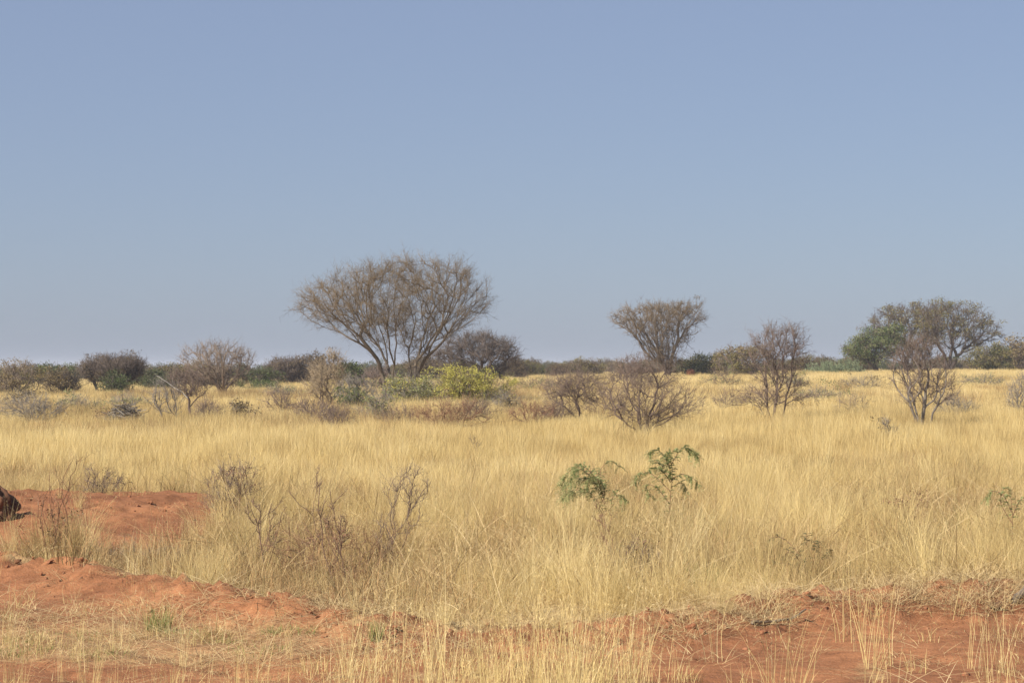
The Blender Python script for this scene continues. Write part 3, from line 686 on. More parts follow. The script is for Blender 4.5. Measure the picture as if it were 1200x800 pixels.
woody('bare_shrub', 'low brown bare shrub in the grass before the feathery shrub', S, 366, 73,
      [(468, 352, 376), (478, 342, 392), (492, 345, 394)], 'twig_purple', 'twig_purple', npts=110, nst=6, R0=.018, ntw=4, tlen=.35, tr=.005, seed=25)
woody('bare_shrub', 'low russet bare shrub in the grass before the yellow-green bush', S, 522, 67,
      [(470, 515, 560), (480, 488, 572), (492, 482, 575), (503, 498, 555)], 'twig_red', 'twig_red', npts=170, nst=7, R0=.022, ntw=4, tlen=.35, tr=.005, tup=.1, seed=26)
woody('bare_shrub', 'grey-brown bare shrub with thin scattered twigs beneath the big thorn tree', S, 470, 70,
      [(478, 452, 486), (488, 442, 492), (500, 448, 490)], 'twig_purple', 'twig_purple', npts=90, nst=6, R0=.016, ntw=3, tlen=.35, tr=.0048, tup=.1, seed=27)
woody('bare_shrub', 'purplish bare shrub with a domed tangle of twigs, broadest in the field', S, 750, 61,
      [(424, 745, 772), (432, 722, 792), (444, 708, 802), (458, 702, 810), (472, 703, 814), (486, 712, 808), (496, 728, 788)], 'twig_purple', 'twig_purple', npts=320, power=.6, nst=9, bf=.3, fan=(750, 503, .5), R0=.035, rmin=.005, ntw=4, tlen=.5, tr=.0042, tup=.1, seed=28, thresh=.012)
woody('bare_shrub', 'bare shrub with sparse upswept branches next to the purplish domed shrub', S, 681, 72,
      [(438, 668, 696), (448, 640, 704), (460, 634, 706), (474, 645, 702)], 'twig_purple', 'twig_purple', npts=220, nst=7, bf=.3, fan=(681, 488, .5), R0=.035, ntw=4, tlen=.5, tr=.005, tup=.15, seed=29, thresh=.012)
woody('bare_shrub', 'low spreading bare shrub with thin twigs beside the yellow-green bush', S, 622, 68,
      [(470, 612, 640), (480, 592, 655), (494, 598, 650)], 'twig_purple', 'twig_red', npts=100, nst=6, R0=.018, ntw=3, tlen=.35, tr=.005, tup=.05, seed=30)
woody('bare_tree', 'small straggly bare tree with twiggy head over spreading lower branches', T, 906, 71,
      [(386, 898, 935), (396, 880, 944), (412, 876, 946), (428, 880, 942), (444, 884, 940), (458, 866, 956), (472, 858, 962)], 'twig_purple', 'twig_purple', npts=400, power=.6, bf=.4, topbias=1.0, R0=.05, rmin=.006, ntw=4, tlen=.4, tr=.0055, tup=.25, seed=31, thresh=.016,
      stems=[[(907, 494), (909, 475, .1), (911, 458, .1), (912, 440, .2), (910, 420, .3)], [(907, 490, 0), (898, 478, -.3), (880, 470, -.7), (858, 474, -.9), (842, 470, -1.2)], [(909, 475, .1), (893, 462, .5), (872, 458, .8), (850, 462, 1.2)],
             [(909, 474, .1), (925, 462, -.3), (945, 464, -.5), (972, 462, -.7)], [(908, 486, 0), (922, 470, .5), (940, 455, 1.0), (955, 448, 1.2)], [(912, 440, .2), (924, 418, .4), (934, 396, .5), (940, 384, .6)], [(911, 446, .2), (898, 424, -.4), (886, 404, -.6), (876, 392, -.7)], [(905, 490, .1), (893, 478, .6), (886, 462, .9)], [(904, 496, .15), (900, 476, .2), (899, 455, .0), (896, 425, -.1)], [(910, 496, -.1), (920, 478, .1), (926, 455, .3), (928, 428, .2)]])
woody('bare_tree', 'small bare grey-brown tree of several upright stems before the olive-brown acacias', T, 1078, 67,
      [(398, 1062, 1092), (410, 1050, 1104), (426, 1042, 1114), (442, 1042, 1124), (458, 1050, 1124), (470, 1054, 1116)], 'twig_grey', 'twig_purple', npts=340, power=.6, bf=.4, R0=.055, rmin=.005, ntw=4, tlen=.36, tr=.0052, tup=.2, seed=32, thresh=.014,
      stems=[[(1080, 500), (1083, 480, .1), (1086, 458, .2), (1090, 436, .3)], [(1078, 500, .1), (1074, 475, .4), (1066, 450, .6), (1060, 430, .7)], [(1076, 500, -.1), (1066, 480, -.4), (1052, 466, -.6)], [(1082, 492, 0), (1096, 474, -.4), (1112, 462, -.7), (1122, 448, -.9)], [(1080, 500, .2), (1077, 470, .8), (1080, 440, 1.2)]])
woody('bare_shrub', 'slim leggy bare shrub with a bleached fallen branch leaning in it', S, 222, 77,
      [(436, 205, 236), (444, 196, 242), (454, 200, 246), (466, 206, 240)], 'twig_purple', 'twig_purple', npts=180, bf=.4, R0=.045, ntw=3, tlen=.4, tr=.0055, seed=33, thresh=.014,
      stems=[[(223, 496), (221, 478, .1), (219, 464, .1), (224, 448, .3)], [(221, 478, .1), (230, 466, .4), (240, 452, .6)], [(219, 470, .1), (212, 458, -.3), (205, 445, -.5)]])
woody('bare_shrub', 'thin crooked bare shrub next to the leggy one', S, 194, 76,
      [(448, 178, 212), (460, 172, 214), (474, 176, 212), (486, 182, 212)], 'twig_grey', 'twig_grey', npts=120, bf=.4, R0=.032, ntw=3, tlen=.35, tr=.005, seed=34, thresh=.012,
      stems=[[(194, 494), (188, 482, 0), (178, 474, -.1), (170, 464, -.2)], [(208, 496, .3), (210, 478, .4), (212, 466, .5)], [(195, 494, .2), (202, 476, .6), (200, 460, .8)]])
woody('dry_leafy_shrub', 'two-branched upright shrub with small grey-brown leaves', S, 283, 72,
      [(470, 268, 276), (480, 268, 300), (490, 269, 302), (500, 272, 296)], 'twig_grey', 'twig_grey', npts=60, bf=.5, R0=.02, ntw=2, tlen=.2, tr=.005, seed=35,
      stems=[[(280, 503), (275, 490), (272, 474)], [(282, 503, .1), (296, 492, .2), (303, 475, .3)]], leaf=[(700, .03, 'leaf_brown'), (500, .03, 'leaf_tan')])
woody('bare_shrub', 'low grey thicket of bare branches by the tan and olive bush', S, 40, 74,
      [(466, 15, 60), (474, 0, 78), (486, -10, 80), (498, 0, 70)], 'twig_grey', 'twig_grey', npts=200, nst=8, R0=.022, ntw=4, tlen=.4, tr=.005, tup=.05, seed=36)
woody('dry_leafy_shrub', 'low reddish-brown leafy plant beside the grey brushwood heap', S, 122, 73,
      [(482, 115, 134), (488, 108, 140), (498, 112, 138)], 'twig_red', 'twig_red', npts=60, nst=6, R0=.012, ntw=3, tlen=.2, tr=.004, seed=37, leaf=[(500, .03, 'leaf_tan'), (300, .03, 'twig_red')])
woody('bare_shrub', 'grey-brown bare shrub alone in the grass past the olive-brown acacias', S, 1194, 80,
      [(440, 1190, 1212), (455, 1180, 1222), (475, 1176, 1226), (488, 1182, 1218)], 'twig_grey', 'twig_grey', npts=180, nst=7, R0=.03, ntw=3, tlen=.4, tr=.0055, tup=.3, seed=38)
woody('dry_leafy_shrub', 'small dry stalky plant in the grass below the upright grey-brown tree', S, 1044, 56,
      [(492, 1032, 1048), (505, 1034, 1056), (518, 1036, 1056), (528, 1040, 1052)], 'twig_purple', 'twig_grey', npts=60, nst=4, R0=.013, ntw=3, tlen=.2, tr=.004, seed=39, leaf=[(300, .025, 'leaf_brown')])
woody('leafy_bush', 'ochre and grey bush behind the small straggly bare tree', S, 868, 175,
      [(407, 850, 890), (413, 838, 906), (424, 832, 915), (436, 834, 915), (444, 840, 910)], 'bark_dark', 'twig_purple', npts=260, nst=7, R0=.06, ntw=4, tlen=.6, tr=.013, seed=40, leaf=[(5320, 0.0578, 'leaf_olive'), (2280, 0.0544, 'leaf_tan', (840, 905, 405, 420)), (2280, 0.0578, 'leaf_brown')])
woody('leafy_bush', 'dark green bush against the foot of the funnel-shaped tree', S, 818, 186,
      [(417, 806, 832), (424, 796, 842), (434, 796, 844), (443, 802, 838)], 'bark_dark', 'twig_dark', npts=150, nst=5, R0=.06, ntw=3, tlen=.5, tr=.012, seed=41, leaf=[(6840, 0.0612, 'leaf_dark'), (2280, 0.0612, 'leaf_olive')])
woody('spiky_bush', 'bluish-green clump of upright spiky stems in the grass', S, 978, 190,
      [(428, 958, 1000), (434, 946, 1014), (446, 946, 1016)], 'leaf_blue', 'leaf_blue', npts=200, nst=12, R0=.04, rmin=.016, ntw=4, tlen=.7, tr=.016, tup=1.2, seed=42, leaf=[(2660, 0.0612, 'leaf_blue')])
woody('leafy_bush', 'brown twiggy bush before the funnel-shaped tree', S, 736, 150,
      [(420, 728, 748), (428, 716, 760), (440, 712, 765), (450, 718, 760)], 'bark_dark', 'twig_purple', npts=180, nst=6, R0=.05, ntw=4, tlen=.5, tr=.011, seed=43, leaf=[(950, 0.0476, 'leaf_brown')])

# ------------------------------------------------------------------ far tree line: bushes copied from a few kinds
def far_bushes():
    protos = []
    kinds = [('leaf_dark', 'leaf_green', 'twig_dark'), ('leaf_olive', 'leaf_dark', 'twig_dark'), ('leaf_brown', 'leaf_olive', 'twig_dark'), ('leaf_tan', 'leaf_brown', 'twig_purple'), ('leaf_brown', 'leaf_brown', 'twig_dark')]
    text = ['dark green bush in the far line of bushes', 'olive green bush in the far line of bushes', 'brown and olive bush in the far line of bushes', 'tan bush in the far line of bushes', 'dark brown bush in the far line of bushes']
    for k, (a, b, t) in enumerate(kinds):
        q = np.random.default_rng(200 + k); H = [2.7, 2.5, 2.6, 2.3, 2.9][k]; Wd = [5.0, 4.6, 4.2, 4.4, 4.8][k]
        s = 260 / F; cx, gy = 600, HOR + F * (CAMH - gp(600, 260)[2]) / 260
        rows = [(gy - H / s, cx - Wd * .22 / s, cx + Wd * .18 / s), (gy - H * .8 / s, cx - Wd * .42 / s, cx + Wd * .4 / s), (gy - H * .5 / s, cx - Wd * .5 / s, cx + Wd * .5 / s), (gy - H * .1 / s, cx - Wd * .42 / s, cx + Wd * .42 / s)]
        o = woody('far_bush', text[k], S, 600, 260, rows, 'bark_dark', t, npts=140, nst=6, R0=.07, rmin=.016, ntw=4, tlen=.6, tr=.016, seed=210 + k, leaf=[(4200, .07, a), (2600, .07, b)], group='bushes of the far tree line')
        protos.append(o)
    used = [False] * 5
    q = np.random.default_rng(77)
    spots = []
    for px in np.arange(-120, 1330, 17.0):
        D = q.uniform(225, 330); spots.append((px + q.uniform(-9, 9), D, q.uniform(.45, .8)))
    for px in np.arange(-150, 1360, 16.0):
        D = q.uniform(340, 480); spots.append((px + q.uniform(-9, 9), D, q.uniform(.6, 1.0)))
    # named gaps seen in the photograph: bushes standing closer
    for px, D, sc, k in ((622, 215, .6, 1), (640, 230, .6, 0), (668, 205, .6, 2), (688, 215, .72, 2), (652, 200, .5, 4), (604, 190, .6, 4), (940, 215, .75, 2), (965, 225, .7, 4), (1000, 220, .75, 3), (1160, 200, .95, 1), (1180, 215, .9, 2),
                         (1206, 205, 1.2, 3), (205, 165, .75, 2), (160, 160, .6, 1), (245, 160, .7, 2), (300, 160, .65, 0), (370, 175, .8, 4), (500, 180, .8, 4), (24, 190, .6, 2), (-20, 180, .7, 1)):
        spots.append((px, D, sc, k))
    for sp in spots:
        k = sp[3] if len(sp) > 3 else int(q.choice(5, p=[.18, .24, .26, .12, .20]))
        b = gp(sp[0], sp[1])
        if not used[k]: o = protos[k]; used[k] = True
        else: o = copy_tree(protos[k])
        o.location = b; o.rotation_euler = (0, 0, q.uniform(0, 6.28)); sc = sp[2]; o.scale = (sc * q.uniform(.9, 1.3), sc * q.uniform(.9, 1.2), sc * q.uniform(.85, 1.1))
far_bushes()

# ------------------------------------------------------------------ near shrubs
woody('thorny_shrub', 'knotty thorn shrub of crooked brown stems, one rising highest above the bank', S, 405, 20.0,
      [(552, 366, 384), (575, 368, 392), (600, 362, 408), (640, 385, 420), (680, 395, 425)], 'thorn', 'thorn', npts=46, bf=.6, R0=.009, rmin=.0028, ntw=4, tlen=.07, tr=.0022, tup=.1, seed=50, thresh=.004, wob=.1,
      stems=[[(402, 702), (385, 665, .05), (378, 640, .05), (366, 605, .1), (370, 575, .1), (374, 546, .12)], [(366, 605, .1), (350, 592, .1), (336, 575, .15)], [(404, 702, .1), (396, 660, .1), (380, 625, .15), (390, 590, .3), (402, 578, .4)], [(426, 702, .0), (436, 672, 0), (452, 646, .05)], [(380, 625, .15), (360, 640, .2), (345, 655, .2)]],
      leaf=[(120, .011, 'twig_red', (385, 425, 610, 690))])
woody('thorny_shrub', 'dark crooked thorn stem with side branches behind the red bank', S, 312, 21.0,
      [(578, 284, 300), (600, 288, 330), (620, 292, 335), (650, 300, 332)], 'thorn', 'thorn', npts=40, bf=.6, R0=.009, rmin=.0028, ntw=4, tlen=.07, tr=.0022, tup=.1, seed=51, thresh=.004, wob=.1,
      stems=[[(312, 690), (308, 650, 0), (302, 615, .05), (290, 588, .1), (286, 572, .1)], [(304, 622, .05), (320, 598, .2), (328, 588, .2)], [(308, 640, 0), (328, 618, -.1), (338, 592, -.15)]])
woody('dry_shrub', 'bushy dead brown shrub tangled in the grass by the knotty thorn shrub', S, 452, 22.5,
      [(548, 468, 500), (575, 450, 505), (605, 440, 498), (635, 430, 480), (655, 435, 470)], 'thorn', 'twig_purple', npts=100, nst=8, bf=.5, R0=.007, rmin=.0022, ntw=3, tlen=.14, tr=.0022, tup=.5, seed=52, thresh=.004)
woody('dry_shrub', 'faded russet shrub tangled in grass at the end of the bare mound', S, 272, 27.5,
      [(545, 252, 300), (560, 242, 304), (585, 238, 300), (605, 246, 292)], 'twig_red', 'twig_purple', npts=150, nst=8, bf=.5, R0=.009, rmin=.0026, ntw=3, tlen=.16, tr=.0025, tup=.3, seed=53, thresh=.004, leaf=[(350, .012, 'twig_red')])
woody('dry_shrub', 'dry brown shrub sprouting on top of the bare mound', S, 118, 31.0,
      [(548, 98, 108), (562, 96, 150), (578, 90, 152), (592, 96, 148)], 'twig_purple', 'twig_purple', npts=120, nst=8, bf=.5, R0=.009, rmin=.0026, ntw=3, tlen=.16, tr=.0026, tup=.3, seed=54, thresh=.004, leaf=[(300, .014, 'leaf_brown')])
woody('dry_shrub', 'long thin bare shoots rising from the straw tussock on the bank', S, 62, 22.4,
      [(528, 84, 102), (560, 50, 90), (600, 40, 84), (630, 44, 80)], 'twig_red', 'twig_red', npts=34, bf=.8, R0=.007, rmin=.0024, ntw=2, tlen=.12, tr=.0022, tup=.5, seed=55, thresh=.003,
      stems=[[(62, 668), (66, 620, .05), (78, 575, .1), (98, 530, .2)], [(60, 668, .1), (54, 620, .1), (46, 590, .15)], [(64, 668, .05), (80, 615, .0), (104, 588, -.05)], [(62, 668, .08), (64, 600, .2), (58, 552, .3)]], leaf=[(160, .012, 'leaf_brown', (40, 90, 590, 660))])
woody('thorny_shrub', 'thin wiry thorn stem standing in grass below the drooping green saplings', S, 714, 20.3,
      [(590, 696, 712), (610, 696, 724), (640, 700, 722), (670, 705, 724)], 'twig_red', 'twig_red', npts=40, bf=.6, R0=.004, rmin=.0018, ntw=3, tlen=.08, tr=.002, seed=56, thresh=.003, wob=.1,
      stems=[[(728, 700), (720, 670, 0), (712, 640, .05), (706, 612, .1), (700, 596, .1)]])
woody('dry_shrub', 'withered brown shrub crouched among green grass behind the bank', S, 742, 20.6,
      [(632, 735, 758), (650, 724, 770), (672, 722, 772), (692, 728, 766)], 'twig_red', 'twig_purple', npts=110, nst=7, bf=.5, R0=.007, rmin=.0022, ntw=3, tlen=.1, tr=.002, tup=.3, seed=57, thresh=.003, leaf=[(200, .012, 'twig_red')])
woody('dry_shrub', 'withered stalks with dark red seed heads above the pale grass', S, 1062, 27.0,
      [(574, 1050, 1092), (580, 1036, 1095), (590, 1036, 1092)], 'twig_red', 'twig_red', npts=40, nst=9, bf=1.0, R0=.006, rmin=.0022, ntw=3, tlen=.07, tr=.0026, seed=58, thresh=.003, leaf=[(160, .013, 'twig_red', (1030, 1100, 570, 592))])
woody('bare_shrub', 'small leafless sprig poking out of the open golden field', S, 558, 48.0,
      [(512, 548, 564), (525, 552, 566), (540, 555, 562)], 'twig_purple', 'twig_purple', npts=24, nst=3, bf=.6, R0=.008, rmin=.004, ntw=2, tlen=.12, tr=.003, seed=59, thresh=.003)

woody('dry_shrub', 'wide low tangle of dead brown twigs around the knotty thorn shrub', S, 385, 20.6,
      [(605, 340, 420), (630, 300, 470), (660, 285, 480), (695, 295, 470)], 'thorn', 'twig_red', npts=240, nst=12, bf=.45, R0=.006, rmin=.0020, ntw=3, tlen=.16, tr=.0018, tup=.15, seed=60, thresh=.0035, depth=.5, leaf=[(260, .011, 'twig_red')])
woody('dry_shrub', 'grey-brown matted twigs in the hollow between the mound and the bank', S, 160, 23.0,
      [(640, 110, 210), (655, 95, 235), (672, 100, 230)], 'twig_grey', 'twig_grey', npts=130, nst=10, bf=.4, R0=.006, rmin=.0020, ntw=3, tlen=.16, tr=.0018, tup=.0, seed=61, thresh=.0035, depth=.5)
woody('bare_shrub', 'thin grey bare shrub in grass between feathery shrub and pinkish thorn tree', S, 330, 82,
      [(455, 318, 338), (468, 308, 350), (482, 312, 346)], 'twig_grey', 'twig_purple', npts=90, nst=5, R0=.02, ntw=3, tlen=.4, tr=.005, tup=.2, seed=62)
woody('bare_shrub', 'wispy bare shrub in grass between the straggly and the upright bare trees', S, 1000, 75,
      [(462, 985, 1012), (474, 972, 1024), (488, 980, 1018)], 'twig_purple', 'twig_pale', npts=80, nst=6, R0=.016, ntw=3, tlen=.35, tr=.0045, tup=.1, seed=63)
woody('bare_shrub', 'sprawling bare shrub touching the purplish domed shrub on its far side', S, 800, 74,
      [(452, 788, 812), (464, 778, 836), (480, 782, 838), (492, 790, 826)], 'twig_purple', 'twig_purple', npts=70, nst=6, R0=.015, ntw=3, tlen=.4, tr=.0042, tup=.1, seed=64)
woody('leafy_bush', 'loose yellow-green sprays reaching out under the big thorn tree', S, 500, 97,
      [(446, 488, 512), (454, 476, 522), (466, 470, 524), (480, 478, 518)], 'twig_grey', 'twig_grey', npts=130, nst=8, R0=.025, ntw=4, tlen=.5, tr=.005, tup=.7, seed=65, depth=.7, leaf=[(4200, .03, 'leaf_yellow'), (1500, .03, 'leaf_pale')])
for k, (px, D, hw, hp, mt, lf, lb) in enumerate((
        (92, 88, 26, 20, 'twig_grey', 'leaf_pale', 'grey-green low scrub below the tan bush with leaning stem'),
        (150, 95, 24, 15, 'twig_grey', 'leaf_pale', 'low grey-green scrub in grass before the flat-topped brown tree'),
        (20, 92, 34, 20, 'twig_grey', 'leaf_tan', 'dull tan scrub in grass before the tan and olive bush'),
        (246, 74, 18, 26, 'twig_purple', None, 'sparse bare shrub between the leggy shrub and the two-branched one'),
        (392, 68, 26, 26, 'twig_purple', None, 'thin brown shrub in grass under the feathery shrub'),
        (440, 74, 24, 30, 'twig_grey', 'leaf_pale', 'grey shrub with few pale leaves before the big thorn tree'),
        (560, 72, 30, 30, 'twig_purple', None, 'brown leafless scrub at the skirt of the yellow-green bush'),
        (592, 84, 22, 26, 'twig_grey', 'leaf_tan', 'grey-tan scrub beside the yellow-green bush'),
        (650, 70, 26, 28, 'twig_purple', None, 'loose bare twigs in grass under the upswept shrub'),
        (710, 78, 26, 40, 'twig_purple', None, 'tall wispy bare shrub behind the purplish domed shrub'),
        (858, 84, 26, 26, 'twig_purple', None, 'wispy leafless shrub reaching under the straggly bare tree'),
        (1120, 78, 26, 28, 'twig_grey', None, 'thin grey shrub in grass beside the upright grey-brown tree'),
        (960, 100, 30, 18, 'twig_grey', 'leaf_pale', 'pale green low scrub before the bluish spiky clump'),
        (330, 115, 30, 14, 'twig_grey', 'leaf_pale', 'low pale green scrub before the dark layered tree'),
        (848, 135, 30, 18, 'twig_purple', 'leaf_pale', 'grey-green scrub in front of the ochre and grey bush'),
        (928, 128, 28, 16, 'twig_grey', 'leaf_pale', 'low grey-green scrub beyond the straggly bare tree'),
        (1012, 125, 34, 16, 'twig_grey', 'leaf_tan', 'dull scrub in grass before the leafy green acacia'),
        (1150, 130, 34, 16, 'twig_grey', 'leaf_pale', 'low greyish scrub before the open-crowned acacia'),
        (628, 125, 34, 18, 'twig_purple', 'leaf_pale', 'greyish scrub between the dark umbrella tree and the upswept shrub'),
        (690, 140, 30, 18, 'twig_purple', 'leaf_tan', 'dull brown scrub behind the upswept shrub'),
        (765, 130, 30, 18, 'twig_purple', 'leaf_tan', 'brownish scrub at the foot of the funnel-shaped tree'))):
    b0 = gp(px, D); g0 = HOR + F * (CAMH - b0[2]) / D
    woody('scrub_shrub', lb, S, px, D, [(g0 - hp, px - hw * .4, px + hw * .3), (g0 - hp * .7, px - hw * .85, px + hw * .8), (g0 - hp * .35, px - hw, px + hw), (g0 - 3, px - hw * .7, px + hw * .7)], mt, mt, npts=110, nst=7, bf=.4,
          R0=.018, ntw=4, tlen=.45, tr=.0042, tup=.2, seed=500 + k, depth=.7, leaf=[(900, .034, lf)] if lf else None)
# ------------------------------------------------------------------ saplings with drooping feathery leaves
def sapling(name, label, px, D, branches, mat, nper=26, size=1.0, seed=1, stem_r=.006):
    r_ = np.random.default_rng(seed); s = D / F; base = gp(px, D); gy = HOR + F * (CAMH - base[2]) / D
    g1, g2 = Geo(), Geo(); chains = []
    for L, leafy in branches:
        P = np.array([[(q[0] - px) * s, q[2] if len(q) > 2 else 0., (gy - q[1]) * s] for q in L])
        if P[0, 2] < .35: P[0, 2] = -.05
        E = np.concatenate([[2 * P[0] - P[1]], P, [2 * P[-1] - P[-2]]]); o = []
        for k in range(1, len(E) - 2):
            for t in np.arange(6) / 6:
                p0, p1, p2, p3 = E[k - 1], E[k], E[k + 1], E[k + 2]
                o.append(.5 * (2 * p1 + (p2 - p0) * t + (2 * p0 - 5 * p1 + 4 * p2 - p3) * t * t + (3 * p1 - p0 - 3 * p2 + p3) * t ** 3))
        o.append(P[-1]); o = np.array(o); chains.append((o, np.linspace(stem_r, .0018, len(o))))
        if leafy:
            n = int(nper * leafy); seg = r_.uniform(.08, 1, n) * (len(o) - 1); i = np.minimum(seg.astype(int), len(o) - 2); f = (seg - i)[:, None]
            A = o[i] * (1 - f) + o[i + 1] * f; tan = unit(o[i + 1] - o[i])
            sd = unit(np.cross(tan, r_.normal(0, 1, (n, 3)))) * 1.0
            dr = unit(sd * np.array([1, 1, .45]) + tan * .6 + np.array([0, 0, -.05])); ln = size * r_.uniform(.05, .10, n)
            m = 9                                # leaflet pairs along each pinna
            for j in range(m):
                tt = (j + .6) / m
                C = A + dr * (ln * tt)[:, None] + np.array([0, 0, -1]) * (ln * .45 * tt * tt)[:, None]
                w = unit(np.cross(dr, [0, 0, 1.]) + r_.normal(0, .25, (n, 3)))
                for sg in (-1, 1):
                    tip = C + sg * w * (.012 * size) + dr * .004
                    e = dr * .0035 * size
                    V = np.stack([C - e, tip - e * .6, tip + e * .9, C + e], 1).reshape(-1, 3)
                    T = (np.arange(n) * 4)[:, None, None] + np.array([[0, 1, 2], [0, 2, 3]])[None]
                    g2.add(V, T.reshape(-1, 3), np.repeat(r_.uniform(0, 1, n), 4))
    tubes(g1, chains, None, lambda: r_.uniform(.2, .8), lambda r: 5)
    root = thing(name, base, label, 'sapling')
    link('stem', g1.mesh(name + '_stem', M['twig_red'], True), root); link('leaves', g2.mesh(name + '_leaves', M[mat]), root)
sapling('acacia_sapling', 'green sapling with two tiers of arching feathery branches on a dark stem', 782, 25.5,
        [([(785, 640), (785, 590, .0), (788, 552, .02), (783, 530, 0)], .8), ([(786, 562, 0), (783, 540, .05), (770, 527, .1), (760, 532, .12)], 1.4), ([(786, 545, 0), (798, 525, -.05), (808, 526, -.08), (818, 536, -.1)], 1.8),
         ([(788, 560, 0), (800, 555, -.05), (812, 560, -.08), (819, 568, -.1)], .8), ([(788, 565, 0), (778, 548, .2), (770, 540, .3)], 1.4), ([(786, 565), (774, 550, -.1), (762, 548, -.15)], .9), ([(785, 575), (765, 556, .1), (750, 556, .2), (745, 566, .25)], 1.3),
         ([(785, 590), (770, 572, .05), (758, 568, .1), (762, 582, .12)], .9), ([(787, 570, 0), (800, 566, .1), (806, 576, .15)], .5), ([(784, 548), (780, 535, -.1), (790, 527, -.15)], 1.2)], 'leaf_sap', nper=46, size=1.15, seed=71, stem_r=.0045)
sapling('acacia_sapling', 'spreading green sapling with drooping feathery branches low over the grass', 700, 25.2,
        [([(708, 640), (710, 600, 0), (702, 568, .05), (692, 552, .1)], .8), ([(708, 585), (700, 562, 0), (680, 545, .05), (664, 556, .1), (656, 570, .12)], 1.4), ([(706, 580), (690, 556, -.1), (676, 548, -.15), (666, 565, -.2)], 1.3),
         ([(708, 575), (704, 552, .1), (716, 541, .2), (727, 548, .3)], .7), ([(708, 590), (694, 565, .15), (680, 562, .2), (672, 580, .25)], 1.1), ([(708, 580), (696, 566, .2), (672, 562, .3), (656, 578, .35)], .9), ([(709, 590), (705, 565, -.15), (690, 560, -.25), (682, 574, -.3)], 1.1), ([(708, 605), (696, 585, .2), (678, 578, .3), (664, 588, .35)], 1.0), ([(709, 605), (716, 585, -.2), (724, 578, -.3), (732, 586, -.35)], .8), ([(708, 600), (690, 575, -.3), (670, 572, -.4), (658, 582, -.45)], 1.0)], 'leaf_sap', nper=56, size=1.2, seed=72, stem_r=.004)
sapling('acacia_sapling', 'dark wispy sapling with thin leafy shoots just behind the straw-littered bank', 946, 20.6,
        [([(948, 690), (946, 655, 0), (945, 625, .02)], .8), ([(948, 680), (940, 655, .05), (920, 632, .1), (903, 630, .12)], .8), ([(948, 680), (938, 660, -.05), (925, 645, -.1), (915, 650, -.1)], .7), ([(948, 682), (955, 650, .05), (962, 634, .1)], .9), ([(948, 682), (962, 660, 0), (974, 648, .05)], 1.0), ([(948, 684), (930, 664, .1), (910, 660, .15)], .6)], 'leaf_dark', nper=45, size=.9, seed=73, stem_r=.005)
sapling('acacia_sapling', 'pale green airy sapling in tall grass where the bank ends', 1184, 24.0,
        [([(1184, 650), (1186, 610, 0), (1185, 580, .05)], .5), ([(1185, 600), (1176, 580, .05), (1164, 576, .1), (1158, 586, .12)], .8), ([(1186, 605), (1192, 588, -.05), (1200, 582, -.1), (1210, 590, -.1)], .9), ([(1185, 612), (1175, 590, .1), (1180, 574, .2), (1192, 575, .25)], .7)], 'leaf_sap', nper=45, size=1.0, seed=74, stem_r=.005)

# ------------------------------------------------------------------ grass tussocks that stand out singly
def tussock(name, label, px, D, mat, n, rad, h0, h1, lean, w=.0045, seed=1, head=0., varlo=0., cat='grass tuft'):
    b = gp(px, D); g = blades(n, rad, h0, h1, w, lean, 5, 1.0, head, r=np.random.default_rng(seed), varlo=varlo)
    me = g.mesh(name, M[mat]); o = link(name, me); o.location = b; tag(o, label, cat); return o
tussock('green_tussock', 'small upright green grass tuft on bare red soil below the mound', 186, gpix(186, 738), 'green', 150, .10, .08, .26, .30, seed=81)
tussock('green_tussock', 'fresh green grass tuft under the dark wispy sapling', 892, gpix(892, 700), 'green', 160, .13, .08, .22, .4, seed=82)
tussock('green_tussock', 'green grass tuft around the withered brown shrub', 728, gpix(728, 700), 'green', 200, .18, .1, .26, .35, seed=83)
tussock('green_tussock', 'pale green grass tuft between the withered shrub and the wispy sapling', 822, gpix(822, 686), 'green', 170, .16, .1, .3, .3, seed=84, varlo=.4)
tussock('green_tussock', 'tiny green weed clump at the foot of the bank among thin stems', 441, gpix(441, 748), 'green', 90, .05, .06, .2, .3, seed=85)
for px, py in ((250, 752), (105, 745), (300, 762), (340, 738), (28, 762), (120, 768), (6, 722), (215, 742), (40, 748)):
    tag(tussock('green_tussock', 'flat faded green grass patch on straw-littered red soil before the bank', px, gpix(px, py), 'green', 110, .22, .04, .11, .8, seed=int(px), varlo=.5), group='flat green patches before the bank')
tussock('straw_tussock', 'bushy straw-coloured grass tussock on the bank below the bare mound', 58, gpix(58, 662), 'straw', 420, .26, .35, .72, .42, seed=86, head=.2)
tussock('straw_tussock', 'narrow upright straw tussock beside the bushy one', 88, gpix(88, 664), 'straw', 130, .06, .3, .62, .12, seed=87, head=.3)

# ------------------------------------------------------------------ stones, wood, mounds
def rock(name, label, cat, px, D, size, squash, mat, seed, sub=4, amp=.16, sink=.15, group=None, rough=.35):
    V, T = lump(sub, size, amp, seed, squash); q = np.random.default_rng(seed)
    V = V + .05 * size * np.stack([np.sin(V[:, 1] * 40 / (size * 8) + 1), np.sin(V[:, 2] * 55 / (size * 8)), np.sin(V[:, 0] * 47 / (size * 8))], -1)
    nn = unit(V); k = 1 / size
    V = V + nn * (size * rough * (fbm(V[:, 0] * 3 * k + V[:, 2] * 2.2 * k, V[:, 1] * 3 * k - V[:, 2] * 1.7 * k, seed, 4) - .5))[:, None]
    V[:, 2] -= V[:, 2].min() + sink * size
    o = link(name, mk_mesh(name, V, T, M[mat], np.full(len(V), .4), True)); o.location = gp(px, D); tag(o, label, cat, group); return o
o = rock('boulder', 'rough dark rust-brown boulder standing on bare red earth', 'boulder', -12, gpix(-12, 607), .27, (.95, .9, 1.05), 'rock', 312, 5, .11, .75, rough=.8)
